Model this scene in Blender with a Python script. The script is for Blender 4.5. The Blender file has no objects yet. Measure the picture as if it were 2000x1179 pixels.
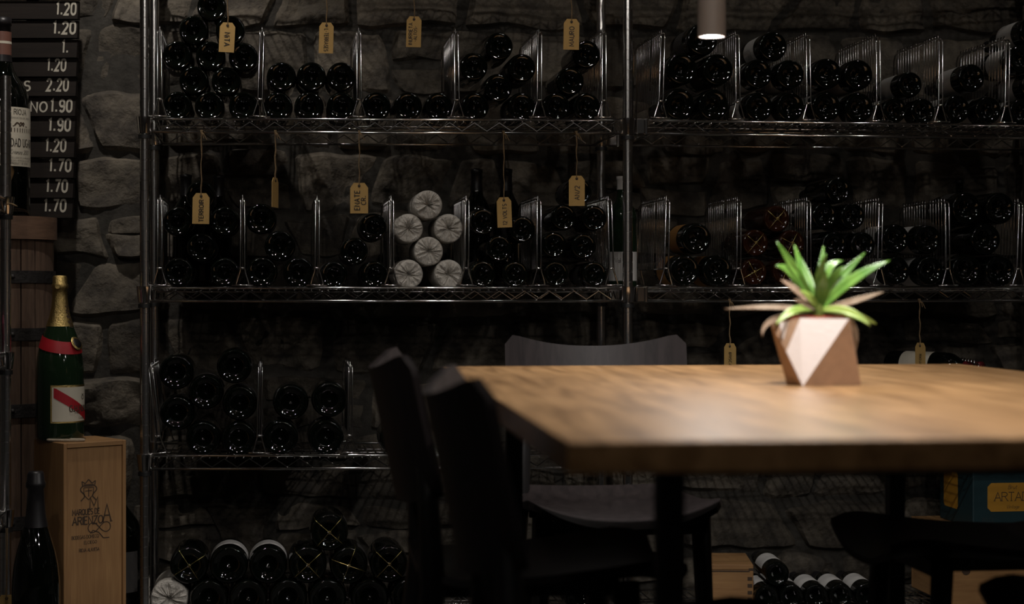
import bpy, bmesh, math, random
from mathutils import Vector, Matrix, noise
random.seed(7)
R = math.radians
SC = bpy.context.scene
COL = SC.collection

# ------------------------------------------------------------------ camera, world, lights, exposure
F = 3437.0                      # focal length in pixels of the 2000 px wide frame
EYE = 0.90
cd = bpy.data.cameras.new('camera'); cam = bpy.data.objects.new('camera', cd); COL.objects.link(cam)
cam.location = (0, 0, EYE); cam.rotation_euler = (R(90), 0, 0)
cd.sensor_width = 36.0; cd.lens = F*36.0/2000.0; cd.shift_y = -23.5/2000.0
cd.clip_start = .05; cd.clip_end = 60
cd.dof.use_dof = True; cd.dof.focus_distance = 4.42; cd.dof.aperture_fstop = 3.2
SC.camera = cam
w = bpy.data.worlds.new('world'); SC.world = w; w.use_nodes = True
w.node_tree.nodes['Background'].inputs[0].default_value = (.9, .95, 1, 1)
w.node_tree.nodes['Background'].inputs[1].default_value = .0
SC.view_settings.view_transform = 'Standard'; SC.view_settings.look = 'None'
SC.view_settings.exposure = 0.0; SC.view_settings.gamma = 1.0; SC.view_settings.use_curve_mapping = False
PENDANT_W = 34.0
CEIL_W = 16.0
FRONT_FILL_W = 26.0
LAMP_COL = (1.0, .955, .915)
CEIL_COL = (1.0, .93, .86)

# ------------------------------------------------------------------ helpers
class MB:
    def __init__(s): s.v = []; s.f = []
    def add(s, vs, fs):
        o = len(s.v); s.v += [tuple(p) for p in vs]; s.f += [tuple(i+o for i in f) for f in fs]
    def box(s, c, d, rz=0.0, ax=None):
        hx, hy, hz = d[0]/2, d[1]/2, d[2]/2; vs = []
        for x in (-hx, hx):
            for y in (-hy, hy):
                for z in (-hz, hz):
                    if ax: p = Vector(ax[0])*x+Vector(ax[1])*y+Vector(ax[2])*z
                    else: p = Vector((x*math.cos(rz)-y*math.sin(rz), x*math.sin(rz)+y*math.cos(rz), z))
                    vs.append(Vector(c)+p)
        s.add(vs, [(0,1,3,2),(4,6,7,5),(0,4,5,1),(2,3,7,6),(0,2,6,4),(1,5,7,3)])
    def tube(s, pts, r, seg=6, closed=False):
        pts = [Vector(p) for p in pts]; n = len(pts); vs = []; fs = []
        prev = None
        for i, p in enumerate(pts):
            if closed: t = (pts[(i+1) % n]-pts[i-1])
            elif i == 0: t = pts[1]-pts[0]
            elif i == n-1: t = pts[-1]-pts[-2]
            else: t = (pts[i+1]-pts[i]).normalized()+(pts[i]-pts[i-1]).normalized()
            if t.length < 1e-9: t = Vector((0, 0, 1))
            t.normalize()
            if prev is None:
                a = Vector((0, 0, 1)) if abs(t.z) < .9 else Vector((1, 0, 0))
            else: a = prev
            nx = (a-t*a.dot(t))
            if nx.length < 1e-6: nx = t.orthogonal()
            nx.normalize(); prev = nx; ny = t.cross(nx)
            rr = r[i] if isinstance(r, (list, tuple)) else r
            for k in range(seg):
                an = 2*math.pi*k/seg
                vs.append(p+nx*math.cos(an)*rr+ny*math.sin(an)*rr)
        m = n if closed else n-1
        for i in range(m):
            for k in range(seg):
                a = i*seg+k; b = i*seg+(k+1) % seg; j = ((i+1) % n)*seg
                fs.append((a, b, j+(k+1) % seg, j+k))
        if not closed:
            fs.append(tuple(range(seg))[::-1]); fs.append(tuple((n-1)*seg+k for k in range(seg)))
        s.add(vs, fs)
    def lathe(s, prof, seg=32, c=(0, 0, 0), fn=None):
        vs = []; fs = []; n = len(prof)
        for i, (r, z) in enumerate(prof):
            for k in range(seg):
                an = 2*math.pi*k/seg
                rr, zz = (r, z) if fn is None else fn(i, k, r, z, an)
                vs.append((c[0]+rr*math.cos(an), c[1]+rr*math.sin(an), c[2]+zz))
        for i in range(n-1):
            for k in range(seg):
                k2 = (k+1) % seg
                fs.append((i*seg+k, i*seg+k2, (i+1)*seg+k2, (i+1)*seg+k))
        s.add(vs, fs)
    def grid(s, fn, nu, nv):
        vs = [fn(i/nu, j/nv) for i in range(nu+1) for j in range(nv+1)]
        fs = [(i*(nv+1)+j, (i+1)*(nv+1)+j, (i+1)*(nv+1)+j+1, i*(nv+1)+j+1) for i in range(nu) for j in range(nv)]
        s.add(vs, fs)
    def slab(s, fn, nu, nv, th):
        """fn(a,b)->(point, normal): closed slab of thickness th"""
        A = []; B = []
        for i in range(nu+1):
            for j in range(nv+1):
                p, nn = fn(i/nu, j/nv); p = Vector(p); nn = Vector(nn).normalized()
                A.append(p+nn*th/2); B.append(p-nn*th/2)
        N = len(A); q = nv+1; fs = []
        for i in range(nu):
            for j in range(nv):
                a = (i*q+j, (i+1)*q+j, (i+1)*q+j+1, i*q+j+1)
                fs.append(a); fs.append(tuple(x+N for x in a[::-1]))
        rim = [(i, 0) for i in range(nu)]+[(nu, j) for j in range(nv)]+[(i, nv) for i in range(nu, 0, -1)]+[(0, j) for j in range(nv, 0, -1)]
        L = [i*q+j for i, j in rim]
        for k in range(len(L)):
            a, b = L[k], L[(k+1) % len(L)]; fs.append((b, a, a+N, b+N))
        s.add(A+B, fs)
    def mesh(s, name, smooth=False, angle=None):
        m = bpy.data.meshes.new(name); m.from_pydata(s.v, [], s.f); m.update()
        if smooth:
            for p in m.polygons: p.use_smooth = True
            if angle: 
                try: m.set_sharp_from_angle(angle=R(angle))
                except Exception: pass
        return m
    def obj(s, name, mat, parent=None, smooth=False, angle=None, loc=None):
        return link(name, s.mesh(name, smooth, angle), mat, parent, loc)

def link(name, me, mat, parent=None, loc=None):
    o = bpy.data.objects.new(name, me); COL.objects.link(o)
    if mat is not None and not me.materials: me.materials.append(mat)
    if parent is not None: o.parent = parent
    if loc is not None: o.location = loc
    return o
def fixn(o):
    bm = bmesh.new(); bm.from_mesh(o.data); bmesh.ops.recalc_face_normals(bm, faces=bm.faces); bm.to_mesh(o.data); bm.free()
    return o
def tag(o, label, cat, group=None):
    o['label'] = label; o['category'] = cat
    if group: o['group'] = group
    return o
def thing(name, label, cat, loc=(0, 0, 0), rz=0.0, group=None, mat4=None):
    o = bpy.data.objects.new(name, None); COL.objects.link(o); o.empty_display_size = .05
    if mat4 is not None: o.matrix_world = mat4
    else: o.location = loc; o.rotation_euler = (0, 0, rz)
    return tag(o, label, cat, group)
def struct(o): o['kind'] = 'structure'; return o
def stuff(o): o['kind'] = 'stuff'; return o
def frame(o, x, y, z):
    return Matrix(((x[0], y[0], z[0], o[0]), (x[1], y[1], z[1], o[1]), (x[2], y[2], z[2], o[2]), (0, 0, 0, 1)))

# ------------------------------------------------------------------ materials
MATS = {}
def mat(name, col, rough=.5, metal=0.0, spec=.5, bump=0.0, bscale=40.0, var=0.0, vscale=8.0, col2=None, coat=0.0, objrand=0.0, sub=0.0, stretch=None, emit=0, trans=0.0):
    m = bpy.data.materials.new(name); m.use_nodes = True; nt = m.node_tree; N = nt.nodes; L = nt.links
    b = N['Principled BSDF']
    b.inputs['Base Color'].default_value = (*col, 1); b.inputs['Roughness'].default_value = rough
    b.inputs['Metallic'].default_value = metal; b.inputs['Specular IOR Level'].default_value = spec
    b.inputs['Coat Weight'].default_value = coat
    if trans: b.inputs['Transmission Weight'].default_value = trans
    if emit:
        b.inputs['Emission Color'].default_value = (*col, 1); b.inputs['Emission Strength'].default_value = emit
    tc = N.new('ShaderNodeTexCoord'); src = tc.outputs['Object']
    if stretch:
        mp = N.new('ShaderNodeMapping'); mp.inputs['Scale'].default_value = stretch; L.new(src, mp.inputs[0]); src = mp.outputs[0]
    if var or col2:
        n = N.new('ShaderNodeTexNoise'); n.inputs['Scale'].default_value = vscale; n.inputs['Detail'].default_value = 6; n.inputs['Roughness'].default_value = .65
        L.new(src, n.inputs['Vector'])
        rp = N.new('ShaderNodeValToRGB'); c2 = col2 or tuple(c*(1-var) for c in col)
        rp.color_ramp.elements[0].position = .35; rp.color_ramp.elements[1].position = .68
        rp.color_ramp.elements[0].color = (*c2, 1); rp.color_ramp.elements[1].color = (*col, 1)
        L.new(n.outputs['Fac'], rp.inputs[0]); out = rp.outputs[0]
        if objrand:
            oi = N.new('ShaderNodeObjectInfo'); hs = N.new('ShaderNodeHueSaturation')
            mr = N.new('ShaderNodeMapRange'); mr.inputs[3].default_value = 1-objrand; mr.inputs[4].default_value = 1+objrand
            L.new(oi.outputs['Random'], mr.inputs[0]); L.new(mr.outputs[0], hs.inputs['Value']); L.new(out, hs.inputs['Color']); out = hs.outputs[0]
        L.new(out, b.inputs['Base Color'])
    if bump:
        n2 = N.new('ShaderNodeTexNoise'); n2.inputs['Scale'].default_value = bscale; n2.inputs['Detail'].default_value = 8; n2.inputs['Roughness'].default_value = .6
        L.new(src, n2.inputs['Vector'])
        bp = N.new('ShaderNodeBump'); bp.inputs['Strength'].default_value = bump; bp.inputs['Distance'].default_value = .018 if bump >= .9 else .01
        L.new(n2.outputs['Fac'], bp.inputs['Height']); L.new(bp.outputs[0], b.inputs['Normal'])
    MATS[name] = m
    return m
def wood(name, c1, c2, stretch=(1, 12, 12), rough=.5, scale=6.0, bump=.1, coat=0.0, spec=.5):
    m = bpy.data.materials.new(name); m.use_nodes = True; nt = m.node_tree; N = nt.nodes; L = nt.links
    b = N['Principled BSDF']; b.inputs['Roughness'].default_value = rough; b.inputs['Coat Weight'].default_value = coat; b.inputs['Specular IOR Level'].default_value = spec
    tc = N.new('ShaderNodeTexCoord'); mp = N.new('ShaderNodeMapping'); mp.inputs['Scale'].default_value = stretch
    L.new(tc.outputs['Object'], mp.inputs[0])
    n = N.new('ShaderNodeTexNoise'); n.inputs['Scale'].default_value = scale; n.inputs['Detail'].default_value = 7; n.inputs['Roughness'].default_value = .6; n.inputs['Distortion'].default_value = .6
    L.new(mp.outputs[0], n.inputs['Vector'])
    rp = N.new('ShaderNodeValToRGB'); e = rp.color_ramp.elements
    e[0].position = .3; e[1].position = .7; e[0].color = (*c2, 1); e[1].color = (*c1, 1)
    L.new(n.outputs['Fac'], rp.inputs[0])
    n3 = N.new('ShaderNodeTexNoise'); n3.inputs['Scale'].default_value = 3.0; n3.inputs['Detail'].default_value = 3; L.new(tc.outputs['Object'], n3.inputs['Vector'])
    mx = N.new('ShaderNodeMix'); mx.data_type = 'RGBA'; mx.blend_type = 'MULTIPLY'; mx.inputs[0].default_value = .5
    rp2 = N.new('ShaderNodeValToRGB'); rp2.color_ramp.elements[0].position = .3; rp2.color_ramp.elements[1].position = .65
    rp2.color_ramp.elements[0].color = (.55, .5, .45, 1); rp2.color_ramp.elements[1].color = (1, 1, 1, 1)
    L.new(n3.outputs['Fac'], rp2.inputs[0]); L.new(rp.outputs[0], mx.inputs[6]); L.new(rp2.outputs[0], mx.inputs[7])
    L.new(mx.outputs[2], b.inputs['Base Color'])
    bp = N.new('ShaderNodeBump'); bp.inputs['Strength'].default_value = bump; bp.inputs['Distance'].default_value = .004
    L.new(n.outputs['Fac'], bp.inputs['Height']); L.new(bp.outputs[0], b.inputs['Normal'])
    MATS[name] = m
    return m
def lin(r, g, b): 
    f = lambda c: (c/255/12.92 if c/255 <= .04045 else ((c/255+.055)/1.055)**2.4)
    return (f(r), f(g), f(b))

CHROME = mat('chrome', (.62, .61, .60), rough=.22, metal=1.0)
CHROME2 = mat('polished_chrome', (.75, .74, .73), rough=.14, metal=1.0)
STONE = mat('rough_stone', (.165, .142, .110), rough=.9, col2=(.052, .046, .040), vscale=11, bump=1.0, bscale=20, objrand=.4, spec=.25)
MORTAR = mat('old_mortar', (.065, .060, .052), rough=.95, var=.5, vscale=20, bump=.5, bscale=60, spec=.2)
FLOORM = mat('dark_floor_concrete', (.06, .055, .05), rough=.7, var=.4, vscale=4, bump=.1)
PLASTER = mat('grey_plaster', (.24, .225, .21), rough=.85, var=.3, vscale=3, bump=.2)
GLASS = mat('dark_bottle_glass', (.0018, .0026, .0018), rough=.03, spec=.6)
GREEN = mat('green_bottle_glass', (.010, .022, .010), rough=.07, spec=.55)
AMBER = mat('amber_bottle_glass', (.020, .0065, .003), rough=.08, spec=.5)
FOILK = mat('black_capsule_foil', (.012, .011, .012), rough=.38, spec=.4)
FOILG = mat('gold_foil', (.58, .42, .16), rough=.35, metal=1.0, bump=.35, bscale=220)
FOILS = mat('grey_capsule_foil', (.22, .21, .19), rough=.45, metal=.4)
FOILR = mat('red_capsule_foil', (.10, .008, .012), rough=.35)
FOILB = mat('brick_capsule_band', (.16, .07, .05), rough=.5)
REDP = mat('red_paper', (.36, .008, .015), rough=.5)
WHITEL = mat('cream_label_paper', (.62, .57, .46), rough=.75, var=.1)
GREYL = mat('pale_label_paper', (.55, .54, .52), rough=.75, var=.12)
ORANGEL = mat('ochre_label_paper', (.30, .14, .03), rough=.7, var=.2)
DARKL = mat('dark_label_paper', (.045, .042, .04), rough=.6)
TISSUE = mat('white_tissue_paper', (.58, .545, .49), rough=.8, var=.12, vscale=30, bump=.9, bscale=45, spec=.3)
KRAFT = mat('kraft_card', (.46, .29, .095), rough=.8, var=.12, vscale=30)
INK = mat('black_marker_ink', (.012, .010, .009), rough=.6)
TWINE = mat('jute_twine', (.26, .17, .085), rough=.95, var=.4, vscale=300, bump=.5, bscale=600)
GOLDW = mat('gold_wire', (.75, .58, .22), rough=.3, metal=1.0)
SLAT = wood('dark_slat_wood', (.017, .012, .009), (.009, .0065, .005), (1.5, 20, 20), rough=.75, spec=.2)
DIGIT = mat('pale_digit_paint', (.42, .39, .32), rough=.7, var=.15, vscale=50)
STAVE = wood('weathered_stave', (.17, .105, .068), (.075, .045, .030), (14, 14, 1.2), rough=.8, bump=.3)
HOOPW = wood('wooden_hoop', (.20, .115, .070), (.11, .06, .036), (3, 3, 14), rough=.75)
IRON = mat('dark_iron', (.055, .050, .048), rough=.6, metal=.6, bump=.3, bscale=80, var=.4)
PINE = wood('pine_board', (.42, .235, .095), (.30, .155, .06), (26, 26, 1.3), rough=.6, bump=.08)
PINEH = wood('pine_board_level', (.40, .225, .09), (.29, .15, .058), (1.3, 1.3, 22), rough=.6, bump=.08)
PRINT = mat('burnt_print', (.055, .032, .018), rough=.7)
OAK = wood('oiled_oak', (.44, .255, .115), (.17, .088, .034), (12, 1.0, 12), rough=.30, scale=3.2, bump=.06)
CHAIRW = wood('dark_stained_plywood', (.028, .021, .021), (.011, .008, .0082), (5.0, 9.0, 1.2), rough=.5, bump=.04, spec=.3)
CHAIRL = mat('black_stained_wood', (.010, .009, .009), rough=.45)
STEELK = mat('black_steel', (.012, .012, .012), rough=.5)
PLASTK = mat('black_plastic', (.008, .008, .008), rough=.5)
TEAL = mat('teal_carton', (.007, .030, .037), rough=.55, var=.2)
YELL = mat('yellow_label', (.42, .205, .018), rough=.6, var=.08)
MAG = mat('magenta_paper', (.20, .012, .045), rough=.5, bump=.6, bscale=30)
LAMPW = mat('lamp_grey_enamel', (.30, .27, .25), rough=.45)
LAMPE = mat('lamp_diffuser', (1, .96, .92), rough=.3, emit=30)
CEILE = mat('spot_diffuser', (1, .95, .9), rough=.3, emit=12)
POTB = mat('raw_clay_pot', (.40, .245, .15), rough=.8, var=.2, vscale=40, bump=.15, bscale=120)
POTW = mat('white_pot_paint', (.80, .74, .72), rough=.7, bump=.1, bscale=150)
SOIL = mat('potting_soil', (.03, .02, .013), rough=1, bump=.8, bscale=120)
TERRA = mat('terracotta_plastic', (.35, .07, .035), rough=.6)
LEAF = mat('green_leaf', (.15, .28, .05), rough=.28, col2=(.05, .14, .02), vscale=18, spec=.5)
LEAFP = mat('yellow_green_leaf', (.34, .42, .10), rough=.4, col2=(.18, .30, .05), vscale=16)
LEAFD = mat('dry_leaf', (.34, .275, .20), rough=.75, col2=(.17, .095, .05), vscale=14)
ROPE = mat('cotton_rope', (.42, .35, .26), rough=.95, bump=.6, bscale=300)

# ------------------------------------------------------------------ stroke lettering
def arc(cx, cy, rx, ry, a0, a1, n=10):
    return [(cx+rx*math.cos(R(a0+(a1-a0)*i/n)), cy+ry*math.sin(R(a0+(a1-a0)*i/n))) for i in range(n+1)]
G = {
 'A': (.66, [[(0,0),(.33,1),(.66,0)], [(.13,.36),(.53,.36)]]),
 'B': (.56, [[(0,0),(0,1),(.3,1)]+arc(.3,.77,.2,.23,90,-90,6)+[(0,.54)], [(.3,.54)]+arc(.3,.27,.25,.27,90,-90,6)+[(0,0)]]),
 'C': (.62, [arc(.36,.5,.36,.5,50,310,12)]),
 'D': (.60, [[(0,0),(0,1),(.22,1)]+arc(.22,.5,.38,.5,90,-90,8)+[(0,0)]]),
 'E': (.48, [[(.48,1),(0,1),(0,0),(.48,0)], [(0,.52),(.40,.52)]]),
 'F': (.46, [[(.46,1),(0,1),(0,0)], [(0,.52),(.38,.52)]]),
 'G': (.66, [arc(.36,.5,.36,.5,50,330,12)+[(.67,.45),(.42,.45)]]),
 'H': (.58, [[(0,0),(0,1)], [(.58,0),(.58,1)], [(0,.52),(.58,.52)]]),
 'I': (.05, [[(.02,0),(.02,1)]]),
 'J': (.40, [[(.38,1),(.38,.2)]+arc(.2,.2,.18,.2,0,-170,6)]),
 'L': (.44, [[(0,1),(0,0),(.44,0)]]),
 'M': (.74, [[(0,0),(.04,1),(.37,.3),(.70,1),(.74,0)]]),
 'N': (.60, [[(0,0),(0,1),(.6,0),(.6,1)]]),
 'O': (.70, [arc(.35,.5,.35,.5,90,450,16)]),
 'P': (.54, [[(0,0),(0,1),(.3,1)]+arc(.3,.75,.24,.25,90,-90,6)+[(0,.5)]]),
 'Q': (.70, [arc(.35,.5,.35,.5,90,450,16), [(.4,.25),(.7,-.08)]]),
 'R': (.58, [[(0,0),(0,1),(.3,1)]+arc(.3,.76,.24,.24,90,-90,6)+[(0,.52)], [(.28,.52),(.58,0)]]),
 'S': (.52, [arc(.26,.75,.24,.25,30,250,8)+arc(.26,.26,.26,.26,80,-150,8)]),
 'T': (.58, [[(0,1),(.58,1)], [(.29,1),(.29,0)]]),
 'U': (.58, [[(0,1),(0,.28)]+arc(.29,.28,.29,.28,180,360,8)+[(.58,1)]]),
 'V': (.62, [[(0,1),(.31,0),(.62,1)]]),
 'W': (.9, [[(0,1),(.22,0),(.45,.8),(.68,0),(.9,1)]]),
 'X': (.58, [[(0,0),(.58,1)], [(0,1),(.58,0)]]),
 'Y': (.58, [[(0,1),(.29,.5),(.58,1)], [(.29,.5),(.29,0)]]),
 'Z': (.56, [[(0,1),(.56,1),(0,0),(.56,0)]]),
 '0': (.52, [[(0,.3),(0,.7)]+arc(.26,.7,.26,.3,180,0,8)+[(.52,.3)]+arc(.26,.3,.26,.3,0,-180,8)]),
 '1': (.22, [[(0,.86),(.16,1),(.16,0)]]),
 '2': (.50, [arc(.25,.73,.25,.27,170,-30,8)+[(0,0),(.5,0)]]),
 '3': (.5, [arc(.24,.75,.24,.25,150,-80,8)+arc(.24,.26,.27,.26,80,-150,8)]),
 '7': (.50, [[(0,1),(.5,1),(.16,0)]]),
 '9': (.50, [arc(.25,.72,.25,.28,0,360,12), [(.5,.72),(.5,.3)]+arc(.25,.3,.25,.3,0,-150,6)]),
 '.': (.18, [[(.09,0),(.09,.18)]]),
 '-': (.30, [[(0,.45),(.3,.45)]]),
 '/': (.50, [[(0,-.05),(.5,1.05)]]),
 'i': (.05, [[(.02,0),(.02,.7)], [(.02,.92),(.02,1)]]),
 'a': (.44, [arc(.22,.28,.22,.28,20,380,10), [(.44,.56),(.44,0)]]),
 'r': (.32, [[(0,.56),(0,0)], [(0,.36)]+arc(.18,.36,.18,.2,180,50,5)]),
 'n': (.42, [[(0,.56),(0,0)], [(0,.36)]+arc(.21,.36,.21,.2,180,0,6)+[(.42,0)]]),
 'u': (.42, [[(0,.56),(0,.2)]+arc(.21,.2,.21,.2,180,360,6)+[(.42,.56)], [(.42,.56),(.42,0)]]),
 't': (.34, [[(.14,.9),(.14,.12),(.24,0),(.34,.06)], [(0,.58),(.32,.58)]]),
 'g': (.44, [arc(.22,.3,.22,.26,0,360,10), [(.44,.56),(.44,-.15)]+arc(.22,-.15,.22,.2,0,-150,5)]),
 'e': (.44, [[(0,.3),(.44,.3)]+arc(.22,.28,.22,.28,5,310,9)]),
 'l': (.06, [[(.03,1),(.03,0)]]),
 'o': (.46, [arc(.23,.28,.23,.28,90,450,10)]),
 's': (.36, [arc(.18,.42,.16,.14,30,250,5)+arc(.18,.14,.18,.14,80,-150,5)]),
 'z': (.40, [[(0,.56),(.4,.56),(0,0),(.4,0)]]),
 '&': (.5, [[(.5,0),(.1,.7)]+arc(.23,.82,.13,.18,200,-40,6)+[(.02,.25)]+arc(.2,.2,.18,.2,180,350,6)]),
}
def text2d(text, h, wt=.12, cond=1.0, gap=.18, serif=False, slant=0.0):
    """-> (ribbons [list of (quad pts)], width) with baseline at 0, starting at x=0"""
    quads = []; x = 0.0
    def ribbon(pl, w_):
        pts = [Vector((p[0], p[1])) for p in pl]
        pts = [p for i, p in enumerate(pts) if i == 0 or (p-pts[i-1]).length > 1e-4*h]
        n = len(pts); Ls = []; Rs = []
        for i in range(n):
            if i == 0: d = pts[1]-pts[0]
            elif i == n-1: d = pts[-1]-pts[-2]
            else: d = (pts[i+1]-pts[i]).normalized()+(pts[i]-pts[i-1]).normalized()
            if d.length < 1e-6: d = pts[min(i+1, n-1)]-pts[i]
            d.normalize(); nn = Vector((-d.y, d.x))
            k = 1.0
            if 0 < i < n-1:
                e = (pts[i+1]-pts[i]).normalized(); c = abs(nn.dot(Vector((-e.y, e.x)))); k = min(1/max(c, .35), 2.2)
            Ls.append(pts[i]+nn*w_/2*k); Rs.append(pts[i]-nn*w_/2*k)
        for i in range(n-1): quads.append([Ls[i], Rs[i], Rs[i+1], Ls[i+1]])
    for ch in text:
        if ch == ' ': x += .42*h*cond; continue
        if ch == '·': 
            ribbon([(x, .45*h), (x+.1*h, .45*h)], .12*h); x += (.1+gap)*h; continue
        wdt, strokes = G.get(ch, G.get(ch.upper(), G['O']))
        sc = 1.0
        for st in strokes:
            pl = [(x+(p[0]*cond+slant*p[1])*h, p[1]*h) for p in st]
            ribbon(pl, wt*h)
            if serif:
                for a, b in ((st[0], st[1]), (st[-1], st[-2])):
                    if abs(a[1]-round(a[1])) < .02 and abs(b[1]-a[1]) > abs(b[0]-a[0])*1.2:
                        X = x+a[0]*cond*h; Y = a[1]*h
                        ribbon([(X-.11*h*cond, Y), (X+.11*h*cond, Y)], .05*h)
        x += (wdt*cond+gap)*h
    return quads, max(x-gap*h, 0)
def lettering(name, items, fn, m, parent):
    """items: list of (text, cx, y, h, kw) centred at cx (or left at kw['left']); fn(x,y)->3D"""
    mb = MB()
    for it in items:
        txt, cx, y, h = it[:4]; kw = dict(it[4]) if len(it) > 4 else {}
        left = kw.pop('left', False)
        q, wd = text2d(txt, h, **kw)
        x0 = cx if left else cx-wd/2
        for qd in q: mb.add([fn(x0+p.x, y+p.y) for p in qd], [(0, 1, 2, 3)])
    return stuff(mb.obj(name, m, parent))
def polyline_marks(mb, pls, wt, fn):
    for pl in pls:
        pts = [Vector(p) for p in pl]
        for a, b in zip(pts, pts[1:]):
            d = (b-a)
            if d.length < 1e-7: continue
            d.normalize(); n = Vector((-d.y, d.x))*wt/2
            mb.add([fn(*(a+n)), fn(*(a-n)), fn(*(b-n)), fn(*(b+n))], [(0, 1, 2, 3)])

# ------------------------------------------------------------------ pixel helpers (photo pixels -> places in the room)
HY = 566.0
def X_at(px, Y): return (px-1000.0)*Y/F
def Z_at(py, Y): return EYE+(HY-py)*Y/F
AV = R(7.8)
VD = Vector((-math.sin(AV), math.cos(AV), 0))        # depth direction of the racks
UDR = Vector((math.cos(AV), math.sin(AV), 0))
PL = Vector((X_at(283, 4.404), 4.404, 0)); PM = Vector((X_at(1226, 4.44), 4.44, 0))
UDL = (PM-PL).normalized(); ULEN = (PM-PL).length
LEFT = dict(O=PL, U=UDL, V=VD, n='left rack'); RIGHT = dict(O=PM, U=UDR, V=VD, n='right rack')
LEVEL = {0: 1.751, 1: 1.328, 2: .905, 3: .485, 4: .080}
DEPTH = .36
def solve_s(u, px, v):
    k = (px-1000.0)/F; O, U, V = u['O'], u['U'], u['V']
    return (k*(O.y+V.y*v)-(O.x+V.x*v))/(U.x-k*U.y)
def at(u, s, v, z=0.0):
    p = u['O']+u['U']*s+u['V']*v; return Vector((p.x, p.y, z))

# ------------------------------------------------------------------ the room
WA = Vector((-.968, 4.86, 0)); WB = Vector((1.45, 5.06, 0)); WD = (WB-WA).normalized(); WN = Vector((WD.y, -WD.x, 0))  # WN faces the room
def wallpt(t, z, out): p = WA+WD*t+WN*out; return Vector((p.x, p.y, z))
mb = MB(); mb.box((.3, 1.4, -.05), (7.4, 9.4, .1)); struct(mb.obj('floor', FLOORM))
mb = MB(); mb.box((.3, 1.4, 2.75), (7.4, 9.4, .1)); struct(mb.obj('ceiling', PLASTER))
mb = MB(); mb.box((-2.35, 1.4, 1.35), (.1, 9.0, 2.7)); struct(mb.obj('wall_left', PLASTER))
mb = MB(); mb.box((3.15, 1.4, 1.35), (.1, 9.0, 2.7)); struct(mb.obj('wall_right', PLASTER))
mb = MB(); mb.box((.4, -2.6, 1.35), (5.4, .1, 2.7)); struct(mb.obj('wall_front', PLASTER))
mb = MB()
c = wallpt(1.2, 1.35, -.055); mb.box(c, (5.6, .1, 2.7), ax=(WD, -WN, (0, 0, 1)))
wall = struct(mb.obj('wall_back', MORTAR))
# stones of the back wall, one object each
rs = random.Random(11)
def rowline(k, t): return ROWZ[k]+.022*noise.noise(Vector((t*2.3, k*3.7, 1.0)))+.012*noise.noise(Vector((t*6.0, k*9.1, 5.0)))
ROWZ = [0.0]
while ROWZ[-1] < 1.95: ROWZ.append(ROWZ[-1]+rs.uniform(.115, .20))
nst = 0
def stone(t0, t1, k0, k1, z0f, z1f, seedv, sl0, sl1):
    g = rs.uniform(.001, .004); NU, NV = 14, 10
    rnd = rs.uniform(.1, .35); base = rs.uniform(.002, .016); rough = rs.uniform(.012, .026)
    tx, tz = rs.uniform(-.012, .012), rs.uniform(-.012, .012)
    def fn(a, b):
        A, B = a*2-1, b*2-1
        ex = 1-rnd*.35*abs(B)**5; ez = 1-rnd*.35*abs(A)**5
        t = (t0+t1)/2+((t1-t0)/2-g)*A*ex
        zl = z0f(t)+g; zh = z1f(t)-g
        z = (zl+zh)/2+(zh-zl)/2*B*ez
        t += (sl0*(1-a)+sl1*a)*B*.045
        t += .014*noise.noise(Vector((z*11, seedv, t*7))); z += .014*noise.noise(Vector((t*11, seedv, z*7)))
        edge = max(abs(A), abs(B)); fall = 1-edge**9
        n1 = noise.noise(Vector((t*7, z*7, seedv))); n2 = 1-2*abs(noise.noise(Vector((t*15, z*15, seedv+3)))); n3 = noise.noise(Vector((t*38, z*38, seedv+7)))
        d = base+rough*(.8*n1+.5*n2+.42*n3)+.008+tx*A+tz*B
        out = -.010+max(d, .001)*(.3+.7*fall) if edge < .999 else -.016
        return wallpt(t, z, out)
    m_ = MB(); m_.grid(fn, NU, NV)
    m_.obj('stone', STONE, wall, smooth=True, angle=38)
for k in range(len(ROWZ)-1):
    t = -.95+rs.uniform(-.12, 0); sl = rs.uniform(-1, 1)
    while t < 2.9:
        wd = rs.uniform(.15, .34); t1 = t+wd; sl1 = rs.uniform(-1, 1); nst += 1
        if rs.random() < .16 and ROWZ[k+1]-ROWZ[k] > .13:
            mid = rs.uniform(.4, .6)
            fm = lambda tt, k=k, mid=mid: rowline(k, tt)*(1-mid)+rowline(k+1, tt)*mid
            stone(t, t1, k, k, lambda tt, k=k: rowline(k, tt), fm, nst*1.7, sl, 0)
            stone(t, t1, k, k, fm, lambda tt, k=k: rowline(k+1, tt), nst*2.9, 0, sl1)
        else:
            stone(t, t1, k, k, lambda tt, k=k: rowline(k, tt), lambda tt, k=k: rowline(k+1, tt), nst*1.7, sl, sl1)
        t = t1; sl = sl1

# ------------------------------------------------------------------ wire racks
def ring_profile(h):
    p = [(0, .0), (.0122, .0)]; z = .012
    while z < h-.02:
        p += [(.0127, z), (.0127, z+.0225), (.0116, z+.0232), (.0116, z+.0247)]; z += .0254
    p += [(.0127, z), (.0127, h), (0, h+.002)]
    return p
mb = MB(); mb.lathe(ring_profile(1.90), 20); POSTME = mb.mesh('post', True, 40)
mb = MB(); mb.lathe(ring_profile(1.39), 20); POSTSHORT = mb.mesh('post', True, 40)
mb = MB(); mb.lathe([(.0128, -.021), (.0165, -.020), (.0190, .0), (.0205, .018), (.0205, .021), (.0128, .021)], 24); COLLARME = mb.mesh('corner_collar', True, 40)
mb = MB(); mb.lathe([(.0128, -.006), (.0168, -.006), (.0168, .004), (.0128, .004)], 20); CLIPME = mb.mesh('split_sleeve', True, 40)
mb = MB(); mb.lathe([(0, 0), (.018, 0), (.018, .006), (.007, .010), (.007, .03), (0, .03)], 16); FOOTME = mb.mesh('levelling_foot', True, 40)
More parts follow.
